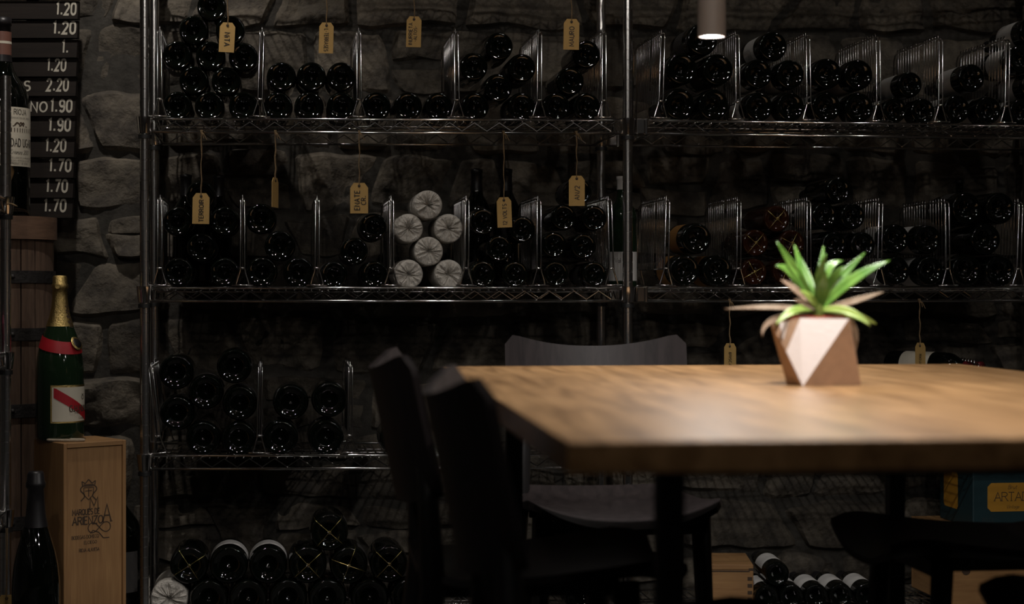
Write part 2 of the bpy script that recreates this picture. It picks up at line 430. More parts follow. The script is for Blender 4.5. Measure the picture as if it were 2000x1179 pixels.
RAILLOW = .033
def make_rack(u, name, label, levels, ulen, udep, posts, s0, s1, hooks=False, postme=None):
    root = thing(name, label, 'shelving rack', tuple(u['O']), 0, 'chrome wire racks of the cellar')
    O = u['O']
    def P(s, v, z): return at(u, s, v, z)-O
    for (s, v) in posts:
        po = link('post', postme or POSTME, CHROME, root, P(s, v, .02))
        link('levelling_foot', FOOTME, PLASTK, po, (0, 0, -.02))
    for lv in levels:
        z = lv; zl = z-RAILLOW
        mb = MB()
        for zz in (z, zl):
            for v in (0, udep): mb.tube([P(s0, v, zz), P(s1, v, zz)], .0034, 8)
            for s in (s0+.012, s1-.012): mb.tube([P(s, .0, zz), P(s, udep, zz)], .0034, 8)
        sh = mb.obj('shelf', CHROME2, root, smooth=True)
        def zig(a, b, n):
            pts = []
            for i in range(n*2+1):
                q = a.lerp(b, i/(2*n)); q = q.copy(); q.z = (z-.0075) if i % 2 else (zl+.0045); pts.append(q)
            m_ = MB(); m_.tube(pts, .0021, 6); m_.obj('zigzag_brace', CHROME2, sh)
        zig(P(s0+.03, 0, 0), P(s1-.03, 0, 0), round((s1-s0-.06)/.063))
        zig(P(s0+.03, udep, 0), P(s1-.03, udep, 0), round((s1-s0-.06)/.063))
        zig(P(s0+.012, .03, 0), P(s0+.012, udep-.03, 0), round((udep-.06)/.063))
        zig(P(s1-.012, .03, 0), P(s1-.012, udep-.03, 0), round((udep-.06)/.063))
        mb = MB(); n = int((s1-s0-.03)/.0212)
        for i in range(n):
            s = s0+.022+i*.0212
            mb.tube([P(s, -.001, z-.0055), P(s, udep+.001, z-.0055)], .0017, 5)
        for v in (.09, .18, .27): mb.tube([P(s0+.012, v, z-.0095), P(s1-.012, v, z-.0095)], .0024, 6)
        stuff(mb.obj('deck_wires', CHROME, sh, smooth=True))
        for (s, v) in posts:
            c_ = link('corner_collar', COLLARME, CHROME2, sh, P(s, v, z-RAILLOW/2))
            link('split_sleeve', CLIPME, PLASTK, sh, P(s, v, z-RAILLOW/2-.027))
        if hooks:
            for v in (0, udep):
                mb = MB(); c0 = P(.031, v, z-RAILLOW/2)
                mb.box(c0, (.022, .030, .040), ax=(u['U'], u['V'], (0, 0, 1)))
                mb.box(P(.0455, v, z-RAILLOW/2), (.010, .020, .043), ax=(u['U'], u['V'], (0, 0, 1)))
                o = mb.obj('joining_hook', CHROME2, sh)
                bv = o.modifiers.new('bevel', 'BEVEL'); bv.width = .003; bv.segments = 2
    return root
LV = [LEVEL[i] for i in range(5)]
rackL = make_rack(LEFT, 'wire_rack', 'tall chrome wire rack beside the stone wall, full of dark bottles', LV, ULEN, DEPTH,
          [(0, 0), (ULEN, 0), (0, DEPTH), (ULEN, DEPTH)], .012, ULEN-.012)
rackR = make_rack(RIGHT, 'wire_rack', 'chrome wire rack hooked onto the middle post, behind the potted plant', LV, 1.22, DEPTH,
          [(1.22, 0), (1.22, DEPTH)], .046, 1.208, hooks=True)
# rack along the left edge, running towards the camera
SIDE = dict(O=Vector((X_at(11, 4.2), 4.2, 0)), U=-VD, V=-UDR, n='side rack')
SLV = [1.118, .748, .372]
rackS = make_rack(SIDE, 'wire_rack', 'chrome wire rack cut off by the left edge of the picture', SLV, 1.2, .36,
          [(0, 0), (1.2, 0), (0, .36), (1.2, .36)], .012, 1.188, postme=POSTSHORT)

# ------------------------------------------------------------------ wire dividers
DIVM = {}
def divider_meshes():
    H = .222; D = .335
    mb = MB()
    for sx in (-1, 1):
        x = sx*.0052
        mb.tube([(sx*.0165, 0, .004), (sx*.0155, 0, .008), (sx*.0062, 0, .040), (x, 0, .05), (x*.9, 0, H-.018), (x*.9, .003, H-.006), (x*.9, .012, H-.001), (x*.9, .03, H),
                 (x*.9, D-.03, H), (x*.9, D-.010, H-.004), (x*.9, D, H-.02), (x, D, .05), (sx*.0062, D, .04), (sx*.0155, D, .008), (sx*.0165, D, .004)], .0022, 6)
    mb.tube([(-.007, 0, .047), (.007, 0, .047)], .0030, 8)
    DIVM['frame'] = mb.mesh('frame', True)
    mb = MB(); y = .020; i = 0
    while y < D-.012:
        if i not in (6,):
            x = .0 
            mb.tube([(x, y, .044), (x, y, H+.004), (x, y+.002, H+.009), (x, y+.006, H+.010), (x, y+.009, H+.003)], .0013, 5)
        y += .0195; i += 1
    mb.tube([(0, .0, .046), (0, D, .046)], .0018, 5)
    DIVM['panel_wires'] = mb.mesh('panel_wires', True)
    mb = MB(); mb.tube([(-.026, 0, 0.0045), (.026, 0, .0045)], .0022, 6)
    DIVM['foot_bar'] = mb.mesh('foot_bar', True)
divider_meshes()
def divider(u, lv, xt, xb, label, yaw=0.0, v0=-.001):
    z = LEVEL[lv]+.0025; s = solve_s(u, xb, v0)
    p = at(u, s, v0, z); roll = math.atan2((xt-xb), 165.0)
    Y = u['V']; Zv = Vector((0, 0, 1)); Xv = Y.cross(Zv)
    m4 = frame(p, Xv, Y, Zv) @ Matrix.Rotation(yaw, 4, 'Z') @ Matrix.Rotation(roll, 4, 'Y')
    t = thing('shelf_divider', label, 'divider', mat4=m4, group='chrome wire shelf dividers')
    link('frame', DIVM['frame'], CHROME2, t); stuff(link('panel_wires', DIVM['panel_wires'], CHROME, t))
    link('foot_bar', DIVM['foot_bar'], CHROME2, t); link('foot_bar', DIVM['foot_bar'], CHROME2, t, (0, .335, 0))
    return t
ORD = ['first', 'second', 'third', 'fourth', 'fifth', 'sixth', 'seventh', 'eighth', 'ninth', 'tenth', 'eleventh', 'twelfth']
DIVS = {
 ('L', 1): [(311, 312.5), (511.5, 507), (701, 701.5), (891, 893), (1054.5, 1053), (1180, 1180)],
 ('L', 2): [(312, 312), (473.7, 473.7), (619.8, 619), (765, 764), (912.5, 911), (1052.7, 1052.7), (1191, 1195)],
 ('L', 3): [(295, 313), (508.5, 506.5), (684.7, 683)],
 ('R', 1): [(1295, 1290), (1440, 1442), (1578, 1580.5), (1715, 1716.7), (1838, 1837), (1969, 1966)],
 ('R', 2): [(1304.8, 1300.6), (1444, 1442.8), (1580, 1580), (1721, 1717), (1850, 1852), (1994.7, 1989)],
 ('R', 3): [(1909, 1908)],
}
LN = {1: 'upper', 2: 'middle', 3: 'lower', 4: 'bottom'}
UN = {'L': LEFT, 'R': RIGHT}
for (k, lv), L_ in DIVS.items():
    for i, (xt, xb) in enumerate(L_):
        if (k, lv) == ('R', 3): lab = 'chrome wire divider top just showing above the table\'s far right corner'
        elif (k, lv) == ('L', 3) and i == 0: lab = 'leaning chrome wire divider on the lower shelf against the left post'
        else: lab = 'chrome wire divider, %s %s shelf, %s from its left end' % (UN[k]['n'], LN[lv], ORD[i])
        divider(UN[k], lv, xt, xb, lab)

# ------------------------------------------------------------------ bottles
def bottle_profile(r, kind):
    if kind == 'champ':
        L = .31
        return L, [(.0003, .030), (.18*r, .027), (.34*r, .018), (.50*r, .0085), (.66*r, .0040), (.85*r, 0), (.90*r, .0010), (.955*r, .005), (.985*r, .010), (r, .020), (r, .13), (.985*r, .155), (.93*r, .18), (.80*r, .205), (.60*r, .230), (.45*r, .25), (.0160, .28), (.0150, .298), (.0165, .300), (.0165, .309), (.0003, .31)]
    L = .30
    return L, [(.0003, .027), (.18*r, .024), (.34*r, .0155), (.50*r, .0070), (.66*r, .0034), (.85*r, 0), (.90*r, .0008), (.955*r, .004), (.985*r, .009), (r, .018), (r, .180), (.985*r, .193), (.90*r, .206), (.70*r, .220), (.50*r, .231), (.0150, .245), (.0142, .275), (.0142, .288), (.0155, .289), (.0155, .296), (.0003, .297)]
BM = {}
def bottle_mesh(r, kind):
    key = (round(r, 3), kind)
    if key in BM: return BM[key]
    r = key[0]; L, prof = bottle_profile(r, kind); SEG = 128
    def fn(i, k, rr, z, an):
        if i in (5, 6):
            return rr, z+(.0013 if k % 2 else -.0002)
        return rr, z
    mb = MB(); mb.lathe(prof, SEG, fn=fn); body = mb.mesh('glass', True)
    mb = MB()
    cp = [(a+.0006, z) for a, z in prof if z > (.235 if kind != 'champ' else .235) and a > .001]; cp.append((.0003, cp[-1][1]+.0012))
    mb.lathe(cp, 28); cap = mb.mesh('capsule', True)
    mb = MB(); z0, z1 = (.055, .15) if kind != 'champ' else (.045, .115)
    mb.grid(lambda a, b: ((r+.0006)*math.cos(R(-80+160*a)), (r+.0006)*math.sin(R(-80+160*a)), z0+(z1-z0)*b), 28, 1); lab = mb.mesh('label', True)
    mb = MB()
    for an in (0, math.pi/2):
        c_, s_ = math.cos(an), math.sin(an)
        pts = [(q*.93*r*c_, q*.93*r*s_, -.0012) for q in (-1, -.5, 0, .5, 1)]
        pts = [(-r*1.003*c_, -r*1.003*s_, .06), (-r*1.003*c_, -r*1.003*s_, .016)]+pts+[(r*1.003*c_, r*1.003*s_, .016), (r*1.003*c_, r*1.003*s_, .06)]
        mb.tube(pts, .00038, 5)
    rr_ = random.Random(5); kp = [(rr_.uniform(-.004, .004), rr_.uniform(-.005, .003), -.002-.0004*j) for j in range(9)]
    mb.tube(kp, .0006, 5)
    net = mb.mesh('wire_net', True)
    BM[key] = (body, cap, lab, net); return BM[key]
def wrapped_mesh(r, seed):
    key = ('wrap', round(r, 3), seed)
    if key in BM: return BM[key]
    SEG = 96
    prof = [(.0003, .016), (.10*r, .013), (.2*r, .006), (.35*r, .003), (.5*r, .002), (.65*r, .0015), (.8*r, .001), (.92*r, .003), (.985*r, .008), (r, .016), (r, .03), (r, .08), (r, .13), (r, .18), (.9*r, .206), (.6*r, .228), (.017, .245), (.016, .28), (.020, .295), (.0003, .296)]
    def fn(i, k, rr, z, an):
        q = noise.noise(Vector((math.cos(an)*2.2*(1+i*.12), math.sin(an)*2.2*(1+i*.12), seed*5.0)))
        ple = abs(noise.noise(Vector((math.cos(an)*5.2, math.sin(an)*5.2, seed*3.0+i*.10))))
        if i < 9: 
            z2 = z+(.008*q-.007*ple)*min(1, (9-i)/4)*(1 if i > 0 else .2)
            return rr*(1+.10*q*(1 if 0 < i < 7 else 0)), z2
        return rr*(1+.012*q-.02*ple*(i > 13)), z
    mb = MB(); mb.lathe(prof, SEG, fn=fn); BM[key] = mb.mesh('paper_wrap', True, 28); return BM[key]
CAPS = [FOILK, FOILK, FOILS, FOILR]
def lying_bottle(u, s, v, z, r, label, kind='bord', gl=GLASS, labm=None, roll=0.0, net=False, group=None, wrap=None, yaw=0.0, pitch=0.0, capm=None, name='wine_bottle'):
    V = (u['V'] if isinstance(u, dict) else u); V = (Matrix.Rotation(yaw, 3, 'Z') @ V).normalized()
    if pitch: V = (V+Vector((0, 0, math.tan(pitch)))).normalized()
    Xv = V.cross(Vector((0, 0, 1))).normalized(); Yv = V.cross(Xv)
    p = at(u, s, v, z) if isinstance(u, dict) else Vector((s, v, z))
    m4 = frame(p, Xv, Yv, V) @ Matrix.Rotation(roll, 4, 'Z')
    t = thing(name, label, 'bottle', mat4=m4, group=group)
    if wrap is not None:
        link('paper_wrap', wrapped_mesh(r-.001, wrap), TISSUE, t); return t
    body, cap, lab, nt_ = bottle_mesh(r, kind)
    def part(nm, me, m_):
        o = bpy.data.objects.new(nm, me); COL.objects.link(o); o.parent = t
        if not me.materials: me.materials.append(None)
        o.material_slots[0].link = 'OBJECT'; o.material_slots[0].material = m_
        return o
    part('glass', body, gl); part('capsule', cap, capm or FOILK)
    if labm is not None: part('label', lab, labm)
    if net: part('wire_net', nt_, GOLDW)
    return t
# bays: (unit, level, bay word, radius px, options, [rows bottom to top of (x, y)])
BAYS = [
 ('L', 1, 'first', 29, {}, [[(347,208),(410,207),(475,206)], [(379,159),(443,159)], [(345.5,112),(412,112),(480,114)], [(377,62),(452,64)], [(414,18)]]),
 ('L', 1, 'second', 29, {}, [[(540,209),(604,209),(669,210)], [(555,151),(614,151),(671,152)]]),
 ('L', 1, 'third', 28.5, {}, [[(736,206.5),(797,207),(857,207.4)]]),
 ('L', 1, 'fourth', 28, {}, [[(928,208),(1019,208)], [(973.5,171)], [(925.5,130),(1022,132)], [(975,90)]]),
 ('L', 1, 'fifth', 28, {}, [[(1086.5,208),(1146,208)], [(1113.6,158)], [(1149,106)]]),
 ('R', 1, 'first', 32, {}, [[(1324.5,203.5),(1393.6,205)], [(1331.6,134),(1402,136)], [(1372,77)]]),
 ('R', 1, 'second', 29.5, {'lab': GREYL}, [[(1482,208.5),(1545,208.5)], [(1480.5,144),(1545,145)], [(1510,90)]]),
 ('R', 1, 'third', 30.5, {'lab': GREYL}, [[(1613.6,209),(1678,210.5)], [(1615,144),(1676,146)]]),
 ('R', 1, 'fourth', 26, {'lab': GREYL}, [[(1747,215),(1802,217)], [(1777,165)]]),
 ('R', 1, 'fifth', 28.5, {'lab': GREYL}, [[(1869,213),(1929.6,215)], [(1897,152)]]),
 ('R', 1, 'sixth', 29, {'lab': GREYL}, [[(1999,219)], [(2016,168)], [(1993,116)], [(2016,66)]]),
 ('L', 2, 'first', 29.5, {}, [[(349,531.5),(439,531.5)], [(394,483)], [(347,432.5),(439,431.5)], [(392,381.5)]]),
 ('L', 2, 'second', 30.5, {}, [[(512,531.5),(584,532)], [(547,480)], [(510,427)]]),
 ('L', 2, 'third', 27.5, {}, [[(652,537),(733,536)], [(692,490.5)], [(730,443)]]),
 ('L', 2, 'fourth', 29.5, {'wrap': True}, [[(798,534.6),(876,535.6)], [(838,492)], [(797,446.6),(877,446.6)], [(835,401)]]),
 ('L', 2, 'fifth', 26.5, {}, [[(943,534.6),(1006,535.6)], [(974.7,484.7)], [(943.7,432.5),(1023,447.6)]]),
 ('L', 2, 'sixth', 26, {}, [[(1085,534.6),(1160.7,535.6)], [(1081.7,478),(1139.7,480.8)], [(1101,424.4),(1160.7,426)], [(1131.7,373.5)]]),
 ('R', 2, 'first', 31, {'lab': ORANGEL}, [[(1336.8,528),(1401,528)], [(1359.6,465.7)]]),
 ('R', 2, 'second', 27, {'gl': AMBER, 'net': True}, [[(1472.7,531),(1534,531)], [(1476,474.4),(1547.5,475)], [(1517.6,427.4)]]),
 ('R', 2, 'third', 26, {}, [[(1611,529),(1669,535.5)], [(1630,477),(1685,478)], [(1610,421),(1665,422.4)], [(1637,371)]]),
 ('R', 2, 'fourth', 29, {'lab': GREYL}, [[(1749.5,529),(1819,529)], [(1750,465.7),(1812,467)]]),
 ('R', 2, 'fifth', 32, {'kind': 'champ'}, [[(1888,527),(1958,529)], [(1925,467)], [(1888,406.6),(1955,406.6)]]),
 ('L', 3, 'first', 34.5, {'kind': 'champ'}, [[(396.7,856),(466.6,856)], [(346,807),(401,762),(469,785.7)], [(338,735),(457.6,715)]]),
 ('L', 3, 'second', 35, {'kind': 'champ'}, [[(545.6,854.6),(637,854)], [(568,785),(643.6,780.4)]]),
 ('L', 3, 'third', 34, {'kind': 'champ'}, [[(775,858)]]),
 ('L', 4, 'only', 37.5, {'kind': 'champ'}, [[(332,1169),(409,1174),(484.6,1174),(563,1174),(639.6,1174),(722,1176),(800,1175),(1027,1174),(1141,1172)],
      [(368,1108),(448,1109.5),(523,1108.7),(602.5,1106.8),(682,1109.5),(757.5,1105.5),(1093,1112)], [(643.6,1042)]]),
]
ROWN = ['bottom row', 'second row', 'third row', 'fourth row', 'top of pile']
def relax(items, floor_z, lo=None, hi=None, iters=260):
    n = len(items)
    for it in range(iters):
        for i in range(n):
            a = items[i]
            for j in range(i+1, n):
                b = items[j]; dx = b[0]-a[0]; dz = b[1]-a[1]; d = math.hypot(dx, dz); m_ = a[2]+b[2]+.0006
                if 1e-6 < d < m_:
                    k = (m_-d)/2/d; a[0] -= dx*k; a[1] -= dz*k; b[0] += dx*k; b[1] += dz*k
        for a in items:
            a[1] = max(a[1], floor_z+a[2])
            if lo is not None: a[0] = max(a[0], lo+a[2])
            if hi is not None: a[0] = min(a[0], hi-a[2])
    return items
rb = random.Random(3); wrapn = 0
BAYGROUPS = {}
for bi, (k, lv, bw, rpx, opt, rows) in enumerate(BAYS):
    u = UN[k]; v0 = .012; items = []; meta = []
    for ri, row in enumerate(rows):
        for ci, (x, y) in enumerate(row):
            s = solve_s(u, x, v0); p = at(u, s, v0)
            items.append([s, Z_at(y, p.y), rpx*p.y/F]); meta.append((ri, ci, len(row)))
    ds = sorted(solve_s(u, (xt+xb)/2, 0) for xt, xb in DIVS.get((k, lv), []))
    sc = items[0][0]; lo = max([d for d in ds if d < sc], default=None); hi = min([d for d in ds if d > sc], default=None)
    relax(items, LEVEL[lv]-.0034, None if lo is None else lo+.006, None if hi is None else hi-.006)
    for (s, z, r), (ri, ci, nr) in zip(items, meta):
        kw = dict(kind=opt.get('kind', 'bord'), gl=opt.get('gl', GLASS), net=opt.get('net', False), labm=opt.get('lab', DARKL))
        rr = math.floor(r*1000)/1000
        pos = {1: 'the only one', 2: ['left one', 'right one'], 3: ['left one', 'middle one', 'right one']}.get(nr)
        if nr == 1: ps = 'single'
        elif nr <= 3: ps = pos[ci]
        else: ps = '%s from left' % ORD[ci]
        rn = ROWN[ri] if not (ri == len(rows)-1 and ri > 0) else 'top row'
        kind_w = 'dark wine bottle'
        if opt.get('kind') == 'champ': kind_w = 'thick dark bottle'
        if opt.get('gl') is AMBER: kind_w = 'amber bottle with wire net'
        wr = None
        if opt.get('wrap'): kind_w = 'tissue-wrapped bottle'; wr = wrapn; wrapn += 1
        if lv == 4:
            if (ri, ci) == (0, 0): kind_w = 'tissue-wrapped bottle'; wr = 50
            if (ri == 1 and ci in (0, 3, 4, 5)) or ri == 2: kw['net'] = True; kind_w = 'bottle with gold wire net'
            elif ri == 1 and ci in (1, 2): kw['labm'] = GREYL
        roll = {id(GREYL): R(165), id(ORANGEL): R(170)}.get(id(kw['labm']), rb.uniform(0, 6.28))
        if lv == 4 and kw['labm'] is GREYL: roll = R(-90)
        if kw['net']: roll = rb.uniform(-.5, .5)+(R(45) if ci == 0 else R(25))
        lab = '%s, %s %s shelf, %s bay, %s, %s' % (kind_w, u['n'], LN[lv], bw, rn, ps)
        if lv == 4: lab = '%s, %s %s shelf, %s, %s' % (kind_w, u['n'], LN[lv], rn, ps)
        lying_bottle(u, s, v0+rb.uniform(-.005, .0), z, rr, lab, roll=roll, wrap=wr, yaw=rb.uniform(-.005, .005),
                     group='bottles lying on the wire racks', **kw)
# white-labelled bottle at the right end of the upper shelf, on top of the sixth bay
s = solve_s(RIGHT, 2016, .03)
# half bottles on the bottom shelf of the right rack
hb = []
for (x, y) in [(1503, 1174), (1550, 1170), (1593, 1172), (1639, 1172), (1694, 1172), (1515.4, 1130)]:
    s = solve_s(RIGHT, x, .04); p = at(RIGHT, s, .04); hb.append([s, Z_at(y, p.y), .0325])
relax(hb, LEVEL[4]-.0034)
for i, (s, z, r) in enumerate(hb):
    lab = ('pale-labelled wine bottle lying on top of the row beside the small crate' if i == 5 else
           'pale-labelled wine bottle in the bottom row beside the small crate, %s from left' % ORD[i])
    lying_bottle(RIGHT, s, .04, z, .032, lab, labm=GREYL, roll=R(-90), yaw=R(-5.5), gl=GLASS, group='bottles beside the small crate')
# upright bottles standing behind
def upright(name, label, prof, loc, gl, capm, capz, labspec=None, seg=40, group=None, rz=0.0):
    t = thing(name, label, 'bottle', loc, rz, group)
    mb = MB(); mb.lathe(prof, seg); mb.obj('glass', gl, t, smooth=True)
    mb = MB(); cp = [(a+.0008, z) for a, z in prof if z >= capz and a > .001]
    cp.append((.0003, cp[-1][1]+.001)); mb.lathe(cp, seg); mb.obj('capsule', capm, t, smooth=True)
    if labspec:
        r, z0, z1, a0, a1, lm = labspec
        mb = MB(); mb.grid(lambda a, b: ((r+.0007)*math.cos(R(a0+(a1-a0)*a)), (r+.0007)*math.sin(R(a0+(a1-a0)*a)), z0+(z1-z0)*b), 30, 1)
        mb.obj('label', lm, t, smooth=True)
    return t
def std_prof(r, H, nr=.0145, base=0):
    k = H/.30
    return [(.0003, .02), (.8*r, .002), (.85*r, 0), (.95*r, .002), (r, .012), (r, .185*k), (.985*r, .197*k), (.90*r, .209*k), (.70*r, .222*k), (.5*r, .232*k), (nr*1.1, .243*k), (nr, .262*k), (nr, .288*k), (nr+.0012, .289*k), (nr+.0012, .297*k), (.0003, .30*k)]
for (x, yt, v, lab) in [(363, 339, .332, 'upright dark bottle behind the pile in the middle shelf\'s first bay, left neck'),
                        (427, 340, .332, 'upright dark bottle behind the pile in the middle shelf\'s first bay, right neck'),
                        (931, 328, .332, 'upright dark bottle behind the fifth bay\'s pile, left neck'),
                        (989, 328, .332, 'upright dark bottle behind the fifth bay\'s pile, right neck')]:
    s = solve_s(LEFT, x, v+.02); z0 = LEVEL[2]-.003; p = at(LEFT, s, v+.02, z0); H = Z_at(yt, p.y)-z0
    upright('wine_bottle', lab, std_prof(.0365, H), tuple(p), GLASS, FOILK, H*.8, group='bottles standing behind the piles')
s = solve_s(LEFT, 1216, .20); z0 = LEVEL[2]-.003; p = at(LEFT, s, .20, z0)
wv = upright('wine_bottle', 'upright green wine bottle with white label and pale capsule behind the middle post', std_prof(.037, .30), tuple(p), GREEN, GREYL, .245, (.037, .022, .098, -190, 10, GREYL))
cyl = lambda r, a0: (lambda x, y: (r*math.cos(R(a0)+x/r), r*math.sin(R(a0)+x/r), y))
lettering('label_print', [('Val', -.012, .070, .011, dict(wt=.09, serif=True))], cyl(.0382, -95), INK, wv)
s = solve_s(RIGHT, 1874, .358); p = at(RIGHT, s, .358, LEVEL[2]-.003); H = Z_at(349, p.y)-p.z
ub = upright('spirit_bottle', 'upright bottle with black stopper behind the big bottles at the right', std_prof(.034, H, .011), tuple(p), GLASS, PLASTK, H*.95)
# bottle lying across on the lower right shelf with its support crate
# ------------------------------------------------------------------ swing tags
def swing_tag(u, lv, x, ytop, ybot, wpx, lines, label, up=True, tilt=0.0, turn=0.0, yrail=None, v=-.010, hidden=False):
    """lines: text lines; up: text reads bottom to top"""
    s = solve_s(u, x, v); p = at(u, s, v)
    zt, zb = Z_at(ytop, p.y), Z_at(ybot, p.y); h = zt-zb; wd = wpx*p.y/F
    zr = LEVEL[lv]-RAILLOW
    Xv = Vector((1, 0, 0)); Xv = (Matrix.Rotation(turn, 3, 'Z') @ Xv); Yv = Vector((-Xv.y, Xv.x, 0))
    m4 = frame(Vector((p.x, p.y, zt)), Xv, Yv, Vector((0, 0, 1))) @ Matrix.Rotation(tilt, 4, 'Y')
    t = thing('swing_tag', label, 'tag', mat4=m4, group='kraft paper swing tags')
    c = wd*.30; hw = wd/2; th = .0006
    poly = [(-c, 0), (c, 0), (hw, -.23*wd*1.2), (hw, -h), (-hw, -h), (-hw, -.23*wd*1.2)]
    mb = MB(); n = len(poly)
    hole = [(.0028*math.cos(R(30*i)), -.0075+.0028*math.sin(R(30*i))) for i in range(12)]
    mb.add([(a, -th, b) for a, b in poly]+[(a, th, b) for a, b in poly], [tuple(range(n)), tuple(range(2*n-1, n-1, -1))]+[(i, (i+1) % n, n+(i+1) % n, n+i) for i in range(n)])
    mb.obj('card', KRAFT, t)
    mb = MB(); mb.tube([(a*.9, -.0012, b) for a, b in hole], .0009, 6, closed=True)
    mb.add([(a, -.0009, b) for a, b in hole], [tuple(range(12))]); mb.obj('eyelet', IRON, t)
    # lettering on the front, running along the height
    if lines:
        items = []; nl = len(lines)
        mbx = MB()
        for li, (tx, hh, off) in enumerate(lines):
            q, tw = text2d(tx, hh, wt=.17, gap=.24)
            mid = -h*.57; fit = min(1.0, .72*h/tw)
            for qd in q:
                pts = []
                for pp in qd:
                    a = (pp.x-tw/2)*fit; b = pp.y-hh/2
                    if up: pts.append((-b+off, -.0011, mid+a))
                    else: pts.append((b+off, -.0011, mid-a))
                mbx.add(pts, [(0, 1, 2, 3)])
        mbx.obj('handwriting', INK, t)
    # twine from the eyelet to the rail
    inv = t.matrix_world.inverted() if False else m4.inverted()
    rail = at(u, s+.001, 0, zr)
    def lp(q): return inv @ q
    mb = MB(); top = Vector((rail.x, rail.y-.004, zr))
    e = Vector((0, -.0016, -.0075)); e2 = m4 @ e
    pts = [e2.lerp(top, i/8)+Vector((.0012*math.sin(i*2.1+x), 0, 0))*(0 < i < 8) for i in range(9)]
    mb.tube([lp(q) for q in pts], .0012, 5)
    e3 = m4 @ Vector((0, .0016, -.0075))
    pts2 = [e3.lerp(top+Vector((0, .003, 0)), i/8)+Vector((.0016*math.sin(i*1.7+x+1), .001, 0))*(0 < i < 8) for i in range(9)]
    mb.tube([lp(q) for q in pts2], .0011, 5)
    lo = []
    for i in range(17):
        an = 2*math.pi*i/8.5; lo.append(Vector((rail.x-.003+.006*i/16, rail.y, zr))+Vector((0, math.cos(an)*.0052, math.sin(an)*.0052)))
    mb.tube([lp(q) for q in lo], .0012, 5)
    mb.tube([lp(q) for q in [top, top+Vector((.006, -.004, -.004)), top+Vector((.010, -.004, -.012)), top+Vector((.014, -.003, -.02))]], .0010, 5)
    mb.tube([lp(q) for q in [top, top+Vector((.004, -.005, -.006)), top+Vector((.006, -.005, -.016))]], .0010, 5)
    mb.obj('twine', TWINE, t)
    return t
mm = 1/780.0
swing_tag(LEFT, 0, 445, 44, 102, 30, [('NiTA', 10*mm, .000)], 'kraft tag hanging before the tallest bottle pile of the upper shelf', up=False, tilt=R(3))
swing_tag(LEFT, 0, 638, 44, 104, 28, [('L-TERRASES', 7.5*mm, .000)], 'kraft tag with long name above the upper shelf\'s second bay', up=False, tilt=R(1.5))
swing_tag(LEFT, 0, 809, 32, 92, 29, [('INURRIETA', 7*mm, -.008), ('-ALTOS-', 6*mm, .004)], 'kraft tag with two handwritten lines above the upper shelf\'s third bay', tilt=R(1.5))
swing_tag(LEFT, 0, 1116.5, 37, 97, 30.5, [('MAURO', 9*mm, .001)], 'kraft tag hanging before the upper shelf\'s fifth bay, near the middle post', tilt=R(1))
swing_tag(LEFT, 1, 393, 377, 437, 33, [('TERROIR', 8.5*mm, .001)], 'kraft tag hanging before the leftmost pile of the middle shelf', tilt=R(1))
swing_tag(LEFT, 1, 537.5, 347, 405, 33, [], 'kraft tag turned edge-on, hanging over the middle shelf\'s second bay', turn=R(76), tilt=R(1))
swing_tag(LEFT, 1, 701.5, 357, 416.5, 35, [('ENATE', 10*mm, -.005), ('CR.', 9*mm, .011)], 'kraft tag with two lines beside the tissue-wrapped bottles')
swing_tag(LEFT, 1, 984, 385, 444, 28.5, [('12 VOLTS', 7.5*mm, .001)], 'kraft tag hanging between the two upright bottle necks', tilt=R(-2))
swing_tag(LEFT, 1, 1126.5, 343, 402, 31, [('AN/2', 9*mm, .001)], 'kraft tag covering the top bottle next to the middle post')
swing_tag(RIGHT, 2, 1426, 670, 728, 30, [('&RISCAL', 6.5*mm, .001)], 'kraft tag hanging just above the table, left of the plant', up=False, turn=R(-48))
swing_tag(RIGHT, 2, 1633, 670, 728, 30, [], 'kraft tag hanging behind the plant pot, only its twine showing', turn=R(-30))
swing_tag(RIGHT, 2, 1797.5, 669, 727, 30, [('RIOJA', 6.5*mm, .001)], 'kraft tag nearly edge-on above the table, right of the plant', up=False, turn=R(-64))

# ------------------------------------------------------------------ table
TA = R(6.3); UT = Vector((math.cos(TA), math.sin(TA), 0)); VT = Vector((-math.sin(TA), math.cos(TA), 0))
FLc = Vector((-.136, 3.46, 0)); TW, TL, TH = 1.05, 1.735, .75
tc_ = FLc+UT*(TW/2)-VT*(TL/2)
tb = thing('dining_table', 'long oak dining table with black legs carrying the potted plant', 'table', (tc_.x, tc_.y, 0), TA)
mb = MB(); mb.box((0, 0, TH-.016), (TW, TL, .032)); o = mb.obj('table_top', OAK, tb)
bv = o.modifiers.new('bevel', 'BEVEL'); bv.width = .0025; bv.segments = 2
tinv = Matrix.Rotation(-TA, 3, 'Z')
LEGS = []
for (lx, ly) in [(X_at(1307, 2.0), 2.0), (X_at(1004, 3.38), 3.38), (X_at(1748, 3.44), 3.44), (X_at(1748, 3.44)+.157, 2.03)]:
    q = tinv @ (Vector((lx, ly, 0))-tc_); LEGS.append(q)
    mb = MB(); mb.box((q.x, q.y, (TH-.034)/2), (.030, .030, TH-.034)); mb.obj('leg', STEELK, tb)
for a_, b_ in ((0, 1), (2, 3), (1, 2), (0, 3)):
    mb = MB(); mb.tube([(LEGS[a_].x, LEGS[a_].y, TH-.048), (LEGS[b_].x, LEGS[b_].y, TH-.048)], .014, 4); mb.obj('apron_rail', STEELK, tb)

